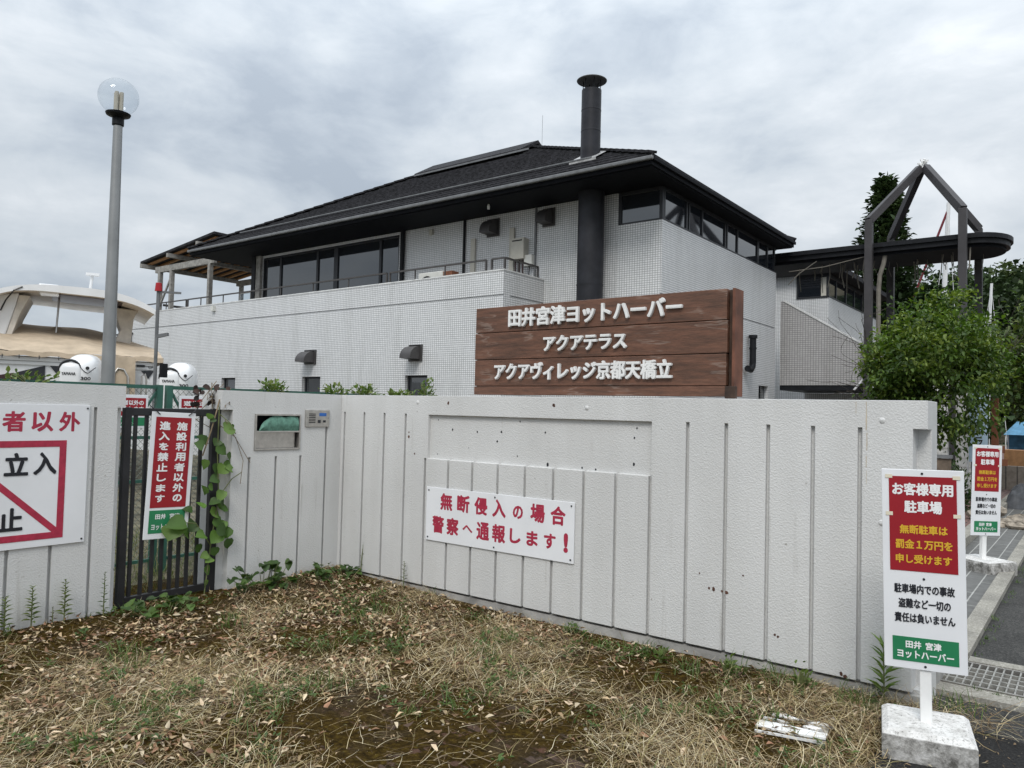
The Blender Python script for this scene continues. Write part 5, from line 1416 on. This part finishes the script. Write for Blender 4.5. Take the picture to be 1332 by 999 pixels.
part('stand', MB().box((-.20, -.15, 0), (.2, .15, .10)).box((-.12, -.03, .1), (.12, .03, .72)), 'blackmetal', bn)
rp = thing('wooden_signpost', 'reddish brown wooden signpost with white marks under the tree', 'signpost', (-1.49, 16.55, .09))
part('post', MB().box((-.055, -.055, -.05), (.055, .055, 1.95)), 'rustpost', rp)
part('arm', MB().box((-.20, -.075, .95), (.16, -.058, 1.08)).box((-.14, -.075, .72), (.20, -.058, .84)), 'rustpost', rp)
part('mark', MB().box((-.12, -.082, .98), (-.02, -.0765, 1.04)).box((.04, -.082, .75), (.1, -.0765, .81)), 'letter', rp)
tn = thing('blue_tent', 'small bright blue tarp canopy on thin legs in the distance', 'tent', (-1.62, 27.5, 0))
part('tarp', MB().add([(-.6, -.5, 1.25), (.6, -.5, 1.25), (.6, .5, 1.25), (-.6, .5, 1.25), (-.3, 0, 1.65), (.3, 0, 1.65)], [(0, 1, 5, 4), (1, 2, 5), (2, 3, 4, 5), (3, 0, 4)]), 'tentblue', tn)
for x in (-.55, .55):
    for y in (-.45, .45): part('leg', MB().tube([(x, y, 0), (x, y, 1.3)], .015, 5), 'mast', tn)
part('side_sheet', MB().box((-.58, .46, .35), (.58, .47, 1.25)), 'tentblue', tn)
cr_ = thing('planter_crate', 'tan wooden planter crate below the blue tarp canopy', 'planter', (-1.55, 22.2, 0))
part('crate', MB().box((-.25, -.2, .55), (.2, .2, .95)), 'rawwood', cr_, bevel=.01); part('stand', MB().box((-.22, -.17, -.04), (.17, .17, .55)), 'plank', cr_)
lw2 = thing('low_block_wall', 'low tan block wall at the end of the brick pavement', 'wall', (-1.2, 21.0, 0))
part('wall', MB().box((-2.0, 20.6, -.1), (.6, 20.8, .62)), pavermat('tan_low_block', (.36, .30, .25), (.42, .36, .30), (.16, .14, .12), .22, .3, .015), lw2, world=True)
ts = thing('tarp_heap', 'crumpled grey tarpaulin heap in front of the low block wall', 'tarpaulin', (-.95, 17.6, 0))
V = []; F = []; nn_ = 22
for i in range(nn_):
    for j in range(nn_):
        x, y = -.45 + .9 * i / (nn_ - 1), -.5 + 1.0 * j / (nn_ - 1)
        e = max(0, 1 - (x / .45) ** 4) * max(0, 1 - (y / .5) ** 4)
        V.append((x, y, -.06 + .46 * e ** .5 + .04 * math.sin(x * 31 + y * 17) * e + .03 * math.sin(y * 43 - x * 9) * e))
F = [(i * nn_ + j, (i + 1) * nn_ + j, (i + 1) * nn_ + j + 1, i * nn_ + j + 1) for i in range(nn_ - 1) for j in range(nn_ - 1)]
M['tarpgrey'] = simple('grey_tarpaulin', (.085, .09, .10), .5, 0, .25, 9)
part('sheet', MB().add(V, F), 'tarpgrey', ts, smooth=True)
def rock(loc, s, seed):
    r_ = random.Random(seed); mb = MB(); n, m_ = 9, 6; vs = []
    for i in range(m_ + 1):
        for k in range(n):
            t = math.pi * i / m_; p_ = 2 * math.pi * k / n; q = s * r_.uniform(.78, 1.15)
            vs.append((loc[0] + q * math.sin(t) * math.cos(p_) * 1.3, loc[1] + q * math.sin(t) * math.sin(p_), loc[2] + q * .65 * math.cos(t)))
    fs = [(i * n + k, (i + 1) * n + k, (i + 1) * n + (k + 1) % n, i * n + (k + 1) % n) for i in range(m_) for k in range(n)]
    return mb.add(vs, fs)
rk = random.Random(4)
for k, (x, y, s) in enumerate([(-1.46, 13.8, .13), (-1.25, 13.9, .11), (-1.12, 14.2, .12), (-.98, 13.9, .10), (-.86, 14.3, .13), (-.98, 14.7, .16), (-1.35, 14.5, .17), (-1.9, 13.6, .11), (-2.1, 13.5, .13), (-1.75, 13.7, .09)]):
    single('rubble_stone', rock((x, y, (.16 if x < -1.3 else .03)), s, k), 'stone', 'tan broken stone in the rubble heap beside the brick pavement', 'stone', 'rubble stones by the pavement')
# yacht masts
def mast(name, label, p, q, r_, extra=None):
    p = Vector(p); q = Vector(q)
    t = thing(name, label, 'mast', tuple(p))
    part('mast', MB().tube([(0, 0, 0), tuple(q - p)], [r_, r_ * .6], 8), 'mast', t, smooth=True)
    w_ = MB()
    for dx, dy in ((1.6, .6), (-1.4, .6), (.6, -2.2)): w_.tube([tuple((q - p) * .97), (dx, dy, -1.5)], .02, 4)
    part('shroud', w_, 'mast', t)
    part('spreader', MB().bar((q - p) * .55 + Vector((-.7, 0, 0)), (q - p) * .55 + Vector((.7, 0, 0)), .06, .05), 'mast', t)
    if extra: 
        part('furled_sail', MB().tube([tuple((q - p) * .97), tuple((q - p) * .5 + Vector((-2.3, -1.0, 0))), tuple((q - p) * .22 + Vector((-3.5, -1.5, 0)))], .09, 6), 'maroonred', t)
    return t
mast('yacht_mast', 'tall leaning white yacht mast with red furled sail behind the canopy', (-9.9, 67.87, 2.0), (-9.25, 67.88, 18.9), .24, True)
mast('yacht_mast', 'short white yacht mast above the bushy tree against the hill', (-7.1, 70.1, 1.0), (-6.57, 70.2, 12.6), .16)
mast('yacht_mast', 'white yacht mast half hidden by the light green tree', (-3.2, 71, 1.0), (-2.75, 71, 11.6), .16)
# hill and its wood
sheet('hill', np.linspace(-60, 70, 40), np.linspace(74, 190, 30), lambda x, y: -.4 + 22 * np.clip((y - 78) / 40, 0, 1) ** .8 * np.clip(1.05 - ((x - 10) / 70) ** 2, 0, 1) + 1.2 * noise2(x, y, .06, 2), 'yard')
PV, PF, PT = [], [], []; off = 0
rg = np.random.default_rng(21)
for k in range(120):
    row = rg.uniform(0, 1)
    y = 76 + 34 * row; x = rg.uniform(-27, 26)
    hz = -.4 + 19 * np.clip((y - 78) / 40, 0, 1) ** .8
    rad = rg.uniform(2.3, 4.2); top = hz + rg.uniform(2.5, 4.5)
    n = 520
    u = rand_unit(n); P = np.array([x, y, top - rad * .4]) + u * np.array([rad, rad, rad * 1.05]) * rng.uniform(.72, 1.05, (n, 1))
    P += rng.normal(size=(n, 3)) * .22
    D = u + rand_unit(n) * .9; U = rand_unit(n) * .6; U[:, 2] += .8
    Lf = rng.uniform(.4, .85, n)
    V, F = leaf_arrays(P, D, U, Lf, Lf * .8, .2, .2)
    c = np.array([(.030, .052, .02), (.042, .068, .025), (.024, .040, .016), (.062, .088, .030)])[rg.integers(0, 4)] * (1 + .3 * rng.uniform(-1, 1, (n, 1)))
    PV.append(V); PF.append(F + off); PT.append(np.repeat(c, 7, 0)); off += len(V)
o = fast_mesh('forest', np.vstack(PV), np.vstack(PF), np.vstack(PT), 'leaf_far'); o['kind'] = 'stuff'
# cedar
def conifer(label, base, h, rad, n, seed, cols):
    t = thing('cedar_tree', label, 'tree', base)
    part('trunk', MB().tube([(0, 0, -.5), (0, 0, h * .97)], [.32, .03], 8), 'bark', t, smooth=True)
    r_ = np.random.default_rng(seed)
    nb = 300; V = []; F = []; T_ = []; off = 0
    for b in range(nb):
        s = (b / nb) ** .9; z = h * (.10 + .89 * s); L = rad * (1 - s) ** .75 * r_.uniform(.70, 1.08) + .12
        a = b * 2.399; n_ = int(26 + 50 * (1 - s))
        q = r_.uniform(.25, 1, n_)
        P = np.stack([np.cos(a) * L * q, np.sin(a) * L * q, z + L * (.28 * q - .1)], 1) + r_.normal(size=(n_, 3)) * .16
        D = np.stack([np.cos(a) + r_.normal(size=n_) * .7, np.sin(a) + r_.normal(size=n_) * .7, .6 + r_.normal(size=n_) * .4], 1)
        U = rand_unit(n_) * .5; U[:, 2] += 1
        Lf = r_.uniform(.22, .46, n_); v, f = leaf_arrays(P, D, U, Lf, Lf * .55, .2, .25)
        c = np.array(cols)[r_.integers(0, len(cols))] * (1 + .3 * r_.uniform(-1, 1, (n_, 1)))
        V.append(v); F.append(f + off); T_.append(np.repeat(c, 7, 0)); off += len(v)
    fast_mesh('crown', np.vstack(V), np.vstack(F), np.vstack(T_), 'leaf_far', t)
CG = [(.036, .062, .024), (.050, .078, .028), (.026, .046, .018)]
conifer('tall pointed dark cedar rising behind the canopy', (-9.9, 48.5, 0), 15.9, 3.3, 0, 3, CG)
conifer('lower dark conifer between the annex roof and the canopy posts', (-7.2, 46.5, 0), 8.8, 2.6, 0, 5, CG)
conifer('low conifer beside the annex roof edge', (-12.4, 50, 0), 9.0, 2.2, 0, 9, [(.05, .08, .025), (.04, .065, .02)])

# ------------------------------------------------------------------ yard cover: dead leaves, straw, weeds
def inside(x, y): return (x > -5.83) & (x < -.78) & (y < 4.86) & (y > .6)
def hmask(x, y):   # bare mossy middle
    d = np.sqrt(((x + 2.45) / 1.05) ** 2 + ((y - 2.65) / .62) ** 2)
    return np.clip((d - .55) / .55, 0, 1)
def scatter(n, dens):
    x = rng.uniform(-5.83, -.5, n); y = rng.uniform(.6, 4.87, n)
    k = rng.uniform(0, 1, n) < dens(x, y); k &= inside(x, y)
    return x[k], y[k]
# dead leaves
def leafdens(x, y):
    back = np.clip((-2.6 - x) / 2.2, 0, 1) * 1.1
    edge = np.clip((y - 4.35) / .4, 0, 1) * .45
    return np.clip((.12 + back * .8 + edge) * (.12 + 1.5 * np.clip(noise2(x, y, 2.6, 7) + .22, 0, 1)), 0, 1) * (.25 + .75 * hmask(x, y))
x, y = scatter(34000, leafdens); n = len(x)
P = np.stack([x, y, gz(x, y) + rng.uniform(.006, .034, n)], 1)
a = rng.uniform(0, 6.28, n); D = np.stack([np.cos(a), np.sin(a), rng.normal(size=n) * .22], 1)
U = rng.normal(size=(n, 3)) * .38; U[:, 2] += 1; U *= np.sign(rng.uniform(-.3, 1, (n, 1)))
Lf = rng.uniform(.022, .062, n)
V, F = leaf_arrays(P, D, U, Lf, Lf * rng.uniform(.28, .48, n), .35, .2)
o = fast_mesh('fallen_leaves', V, F, tint_leaves(n, [(.36, .255, .145), (.48, .36, .22), (.24, .14, .08), (.60, .50, .35), (.30, .165, .10), (.20, .12, .07), (.13, .08, .045), (.54, .42, .29), (.07, .045, .03), (.30, .24, .13)], .25), 'litter'); o['kind'] = 'stuff'
def blades(P, A, L, Wd, lean, curl):
    """bent strands: 4 stations of 2 verts"""
    n = len(P); V = []
    d = np.stack([np.cos(A), np.sin(A), np.zeros(n)], 1); s = np.stack([-np.sin(A), np.cos(A), np.zeros(n)], 1)
    q = P.copy(); ang = lean.copy()
    for k in range(5):
        w = (Wd * (1, 1, .85, .6, .15)[k] / 2)[:, None]
        V += [q - s * w, q + s * w]
        q = q + (d * np.sin(ang)[:, None] + np.array([0, 0, 1.0]) * np.cos(ang)[:, None]) * (L / 4)[:, None]
        ang = ang + curl
        A2 = rng.normal(size=n) * .22; A = A + A2
        d = np.stack([np.cos(A), np.sin(A), np.zeros(n)], 1); s = np.stack([-np.sin(A), np.cos(A), np.zeros(n)], 1)
    V = np.stack(V, 1)
    g = gz(V[..., 0], V[..., 1]) + .003
    V[..., 2] = np.maximum(V[..., 2], g + (np.arange(10)[None] % 2) * .001)
    o = np.arange(n)[:, None] * 10
    F = np.concatenate([o + np.array([2 * k, 2 * k + 1, 2 * k + 3, 2 * k + 2])[None] for k in range(4)], 0)
    return V.reshape(-1, 3), F
def strawdens(x, y):
    p = np.clip(noise2(x, y, 1.3, 2) * 2.0 + .38, 0, 1)
    mid = .75 * np.clip((x + 5.8) / 1.0, 0.35, 1)
    return np.clip(p * mid * (.05 + .95 * hmask(x, y)) + .05, 0, 1)
STRAW = [(.46, .36, .19), (.58, .48, .29), (.30, .21, .11), (.18, .125, .065), (.70, .62, .43), (.10, .065, .04), (.28, .24, .10), (.22, .16, .09)]
x, y = scatter(74000, strawdens); n = len(x)
P = np.stack([x, y, gz(x, y) + .002 + rng.uniform(0, .022, n)], 1)
A = rng.uniform(0, 6.28, n) * .5 + 2.2 * noise2(x, y, .9, 9) + .4
V, F = blades(P, A, rng.uniform(.05, .27, n), rng.uniform(.0012, .0030, n), rng.uniform(1.18, 1.62, n), rng.uniform(-.08, .22, n))
c = np.array(STRAW)[rng.integers(0, len(STRAW), n)] * (1 + .2 * rng.uniform(-1, 1, (n, 1)))
o = fast_mesh('dry_grass', V, F, np.repeat(c, 10, 0), 'straw'); o['kind'] = 'stuff'
# crumbled leaf and straw grit over the soil
def gritdens(x, y): return .10 + .90 * hmask(x, y) * np.clip(.55 + noise2(x, y, 3.1, 12), .1, 1)
x, y = scatter(60000, gritdens); n = len(x)
P = np.stack([x, y, gz(x, y) + rng.uniform(.002, .014, n)], 1)
a = rng.uniform(0, 6.28, n); D = np.stack([np.cos(a), np.sin(a), rng.normal(size=n) * .3], 1)
U = rng.normal(size=(n, 3)) * .5; U[:, 2] += 1
Lf = rng.uniform(.006, .022, n)
V, F = leaf_arrays(P, D, U, Lf, Lf * rng.uniform(.2, .6, n), .3, .2)
o = fast_mesh('leaf_litter', V, F, tint_leaves(n, [(.30, .22, .13), (.20, .14, .08), (.12, .08, .045), (.40, .32, .20), (.16, .12, .06), (.07, .05, .03), (.09, .085, .03)], .3), 'litter'); o['kind'] = 'stuff'
# taller standing straw tufts
V_, F_, T_ = [], [], []; off = 0
def tuft(cx, cy, n, h, spread, cols, w=(.0018, .0036), lean=(.1, .9)):
    global off
    x = cx + rng.normal(size=n) * spread; y = cy + rng.normal(size=n) * spread
    k = inside(x, y) | (x > -.86); x, y = x[k], y[k]; n = len(x)
    P = np.stack([x, y, gz(x, y)], 1)
    V, F = blades(P, rng.uniform(0, 6.28, n), h * rng.uniform(.5, 1.2, n), rng.uniform(*w, n), rng.uniform(*lean, n), rng.uniform(.08, .5, n))
    c = np.array(cols)[rng.integers(0, len(cols), n)] * (1 + .2 * rng.uniform(-1, 1, (n, 1)))
    V_.append(V); F_.append(F + off); T_.append(np.repeat(c, 10, 0)); off += len(V)
for k in range(130):
    x, y = rng.uniform(-4.6, -.95), rng.uniform(1.6, 4.75)
    if hmask(np.array(x), np.array(y)) < .6: continue
    tuft(x, y, 16, rng.uniform(.06, .13), .05, STRAW, lean=(.3, 1.3))
for cx, cy in ((-.95, 3.9), (-1.0, 3.6), (-1.2, 3.55), (-1.55, 3.6), (-.9, 4.5), (-.80, 4.75), (-1.0, 4.65), (-1.35, 3.4), (-2.9, 2.1), (-3.2, 2.0), (-3.4, 2.2), (-2.7, 1.9), (-2.9, 3.55), (-3.2, 3.3)): tuft(cx, cy, 80, .19, .10, STRAW, lean=(.5, 1.4))
for cx, cy in ((-.62, 4.75), (-.5, 4.9), (-.45, 4.75), (-.7, 4.9)): tuft(cx, cy, 26, .36, .05, STRAW, lean=(.9, 1.45))
o = fast_mesh('straw_tufts', np.vstack(V_), np.vstack(F_), np.vstack(T_), 'straw'); o['kind'] = 'stuff'
# green blades and small leafy weeds
V_, F_, T_ = [], [], []; off = 0
GB = [(.07, .12, .025), (.10, .155, .035), (.05, .09, .02)]
def greendens(x, y): return np.clip(noise2(x, y, 2.2, 4) * 1.6 + .1, 0, 1) * (.2 + .8 * hmask(x, y))
x, y = scatter(1150, greendens)
for a, b in zip(x, y): tuft(a, b, int(rng.integers(5, 15)), rng.uniform(.05, .13), .022, GB, (.003, .0065), (.0, .75))
for cx, cy in ((-1.02, 4.62), (-1.1, 4.7), (-1.55, 4.75), (-2.4, 4.7), (-1.8, 4.72), (-.62, 4.95), (-2.05, 4.55), (-3.3, 4.3), (-5.0, 3.2), (-4.9, 2.4), (-4.4, 3.9), (-3.6, 2.5), (-3.5, 2.9), (-4.6, 2.3)): tuft(cx, cy, 46, .14, .06, GB, (.003, .006), (.0, .8))
o = fast_mesh('green_grass', np.vstack(V_), np.vstack(F_), np.vstack(T_), 'leaf'); o['kind'] = 'stuff'
x, y = scatter(1900, greendens); LV, LF, LT = [], [], []; off = 0
for a, b in zip(x, y):
    n = int(rng.integers(6, 16)); h = rng.uniform(.02, .09)
    s = rng.uniform(0, 1, n); an = rng.uniform(0, 6.28, n)
    P = np.stack([a + rng.normal(size=n) * .018, b + rng.normal(size=n) * .018, gz(np.full(n, a), np.full(n, b)) + h * s], 1)
    D = np.stack([np.cos(an), np.sin(an), .2 + .6 * s], 1); U = np.tile([0, 0, 1.], (n, 1)); Lf = rng.uniform(.018, .045, n)
    v, f = leaf_arrays(P, D, U, Lf, Lf * .45); LV.append(v); LF.append(f + off); LT.append(tint_leaves(n, [(.075, .125, .03), (.10, .15, .04), (.06, .10, .03)], .2)); off += len(v)
o = fast_mesh('ground_weeds', np.vstack(LV), np.vstack(LF), np.vstack(LT), 'leaf'); o['kind'] = 'stuff'
# pebbles, chips and twigs
pm = MB()
for k in range(170):
    x_, y_ = rng.uniform(-5.4, -.9), rng.uniform(1.2, 4.8); s = abs(rng.normal()) * .006 + .003
    z_ = float(gz(x_, y_)) + s * .3
    pm.add([(x_ + s, y_, z_), (x_, y_ + s * .8, z_ + s * .3), (x_ - s, y_, z_), (x_, y_ - s * .9, z_), (x_, y_, z_ + s * .9)], [(0, 1, 4), (1, 2, 4), (2, 3, 4), (3, 0, 4)])
o = single('gravel', pm, 'stone', None, None, kind='stuff')
tw_ = MB()
for k in range(120):
    x_, y_, a, l = rng.uniform(-5.2, -1.0), rng.uniform(1.6, 4.7), rng.uniform(0, 6.28), rng.uniform(.06, .28)
    z_ = float(gz(x_, y_)) + .012
    tw_.tube([(x_, y_, z_), (x_ + l * .5 * math.cos(a), y_ + l * .5 * math.sin(a), z_ + .012), (x_ + l * math.cos(a + .3), y_ + l * math.sin(a + .3), z_)], rng.uniform(.0015, .004), 5)
o = single('twig_litter', tw_, 'drystem', None, None, kind='stuff')
# yard beyond the gate
x = rng.uniform(-9.5, -6.1, 9000); y = rng.uniform(.5, 8, 9000); n = len(x)
P = np.stack([x, y, np.full(n, -.07)], 1)
rng2 = rng.uniform(0, 1, n)
def blades_flat(*a):
    global gz
    g = gz; gz = lambda x, y: np.full(np.shape(x), -.09); r_ = blades(*a); gz = g; return r_
V, F = blades_flat(P, rng.uniform(0, 6.28, n), rng.uniform(.06, .30, n), rng.uniform(.003, .007, n), rng.uniform(.0, 1.0, n), rng.uniform(.05, .4, n))
c = np.array([(.10, .13, .035), (.14, .16, .05), (.30, .25, .14), (.08, .11, .03)])[rng.integers(0, 4, n)] * (1 + .2 * rng.uniform(-1, 1, (n, 1)))
o = fast_mesh('yard_grass', V, F, np.repeat(c, 10, 0), 'leaf'); o['kind'] = 'stuff'
x = rng.uniform(-.84, .3, 2600); y = rng.uniform(3.7, 5.3, 2600); n = len(x)
k = rng.uniform(0, 1, n) < np.clip(.12 + .9 * np.clip((-.35 - x) / .5, 0, 1) * np.clip((y - 4.1) / .6, 0, 1), 0, 1); x, y = x[k], y[k]; n = len(x)
a = rng.uniform(0, 6.28, n); D = np.stack([np.cos(a), np.sin(a), rng.normal(size=n) * .25], 1); U = rng.normal(size=(n, 3)) * .4; U[:, 2] += 1
Lf = rng.uniform(.006, .035, n)
V, F = leaf_arrays(np.stack([x, y, np.full(n, -.034) + rng.uniform(0, .008, n)], 1), D, U, Lf, Lf * rng.uniform(.1, .4, n), .3, .15)
o = fast_mesh('road_litter', V, F, tint_leaves(n, [(.40, .32, .20), (.24, .17, .10), (.14, .10, .06), (.30, .26, .18)], .3), 'litter'); o['kind'] = 'stuff'
# moss and litter fringes on the kerbs
V_, F_, T_ = [], [], []; off = 0
for k in range(26): tuft(-.66 + rng.normal() * .02, rng.uniform(6.15, 12), 9, .05, .02, GB, (.003, .006), (0, .9))
for k in range(16): tuft(rng.uniform(-.6, .2), 5.40 + rng.normal() * .02, 8, .04, .02, GB, (.003, .006), (0, .9))
for k in range(26): tuft(-1.34 + rng.normal() * .02, rng.uniform(9.5, 16), 10, .07, .03, GB, (.003, .006), (0, .9))
o = fast_mesh('kerb_weeds', np.vstack(V_), np.vstack(F_), np.vstack(T_), 'leaf'); o['kind'] = 'stuff'
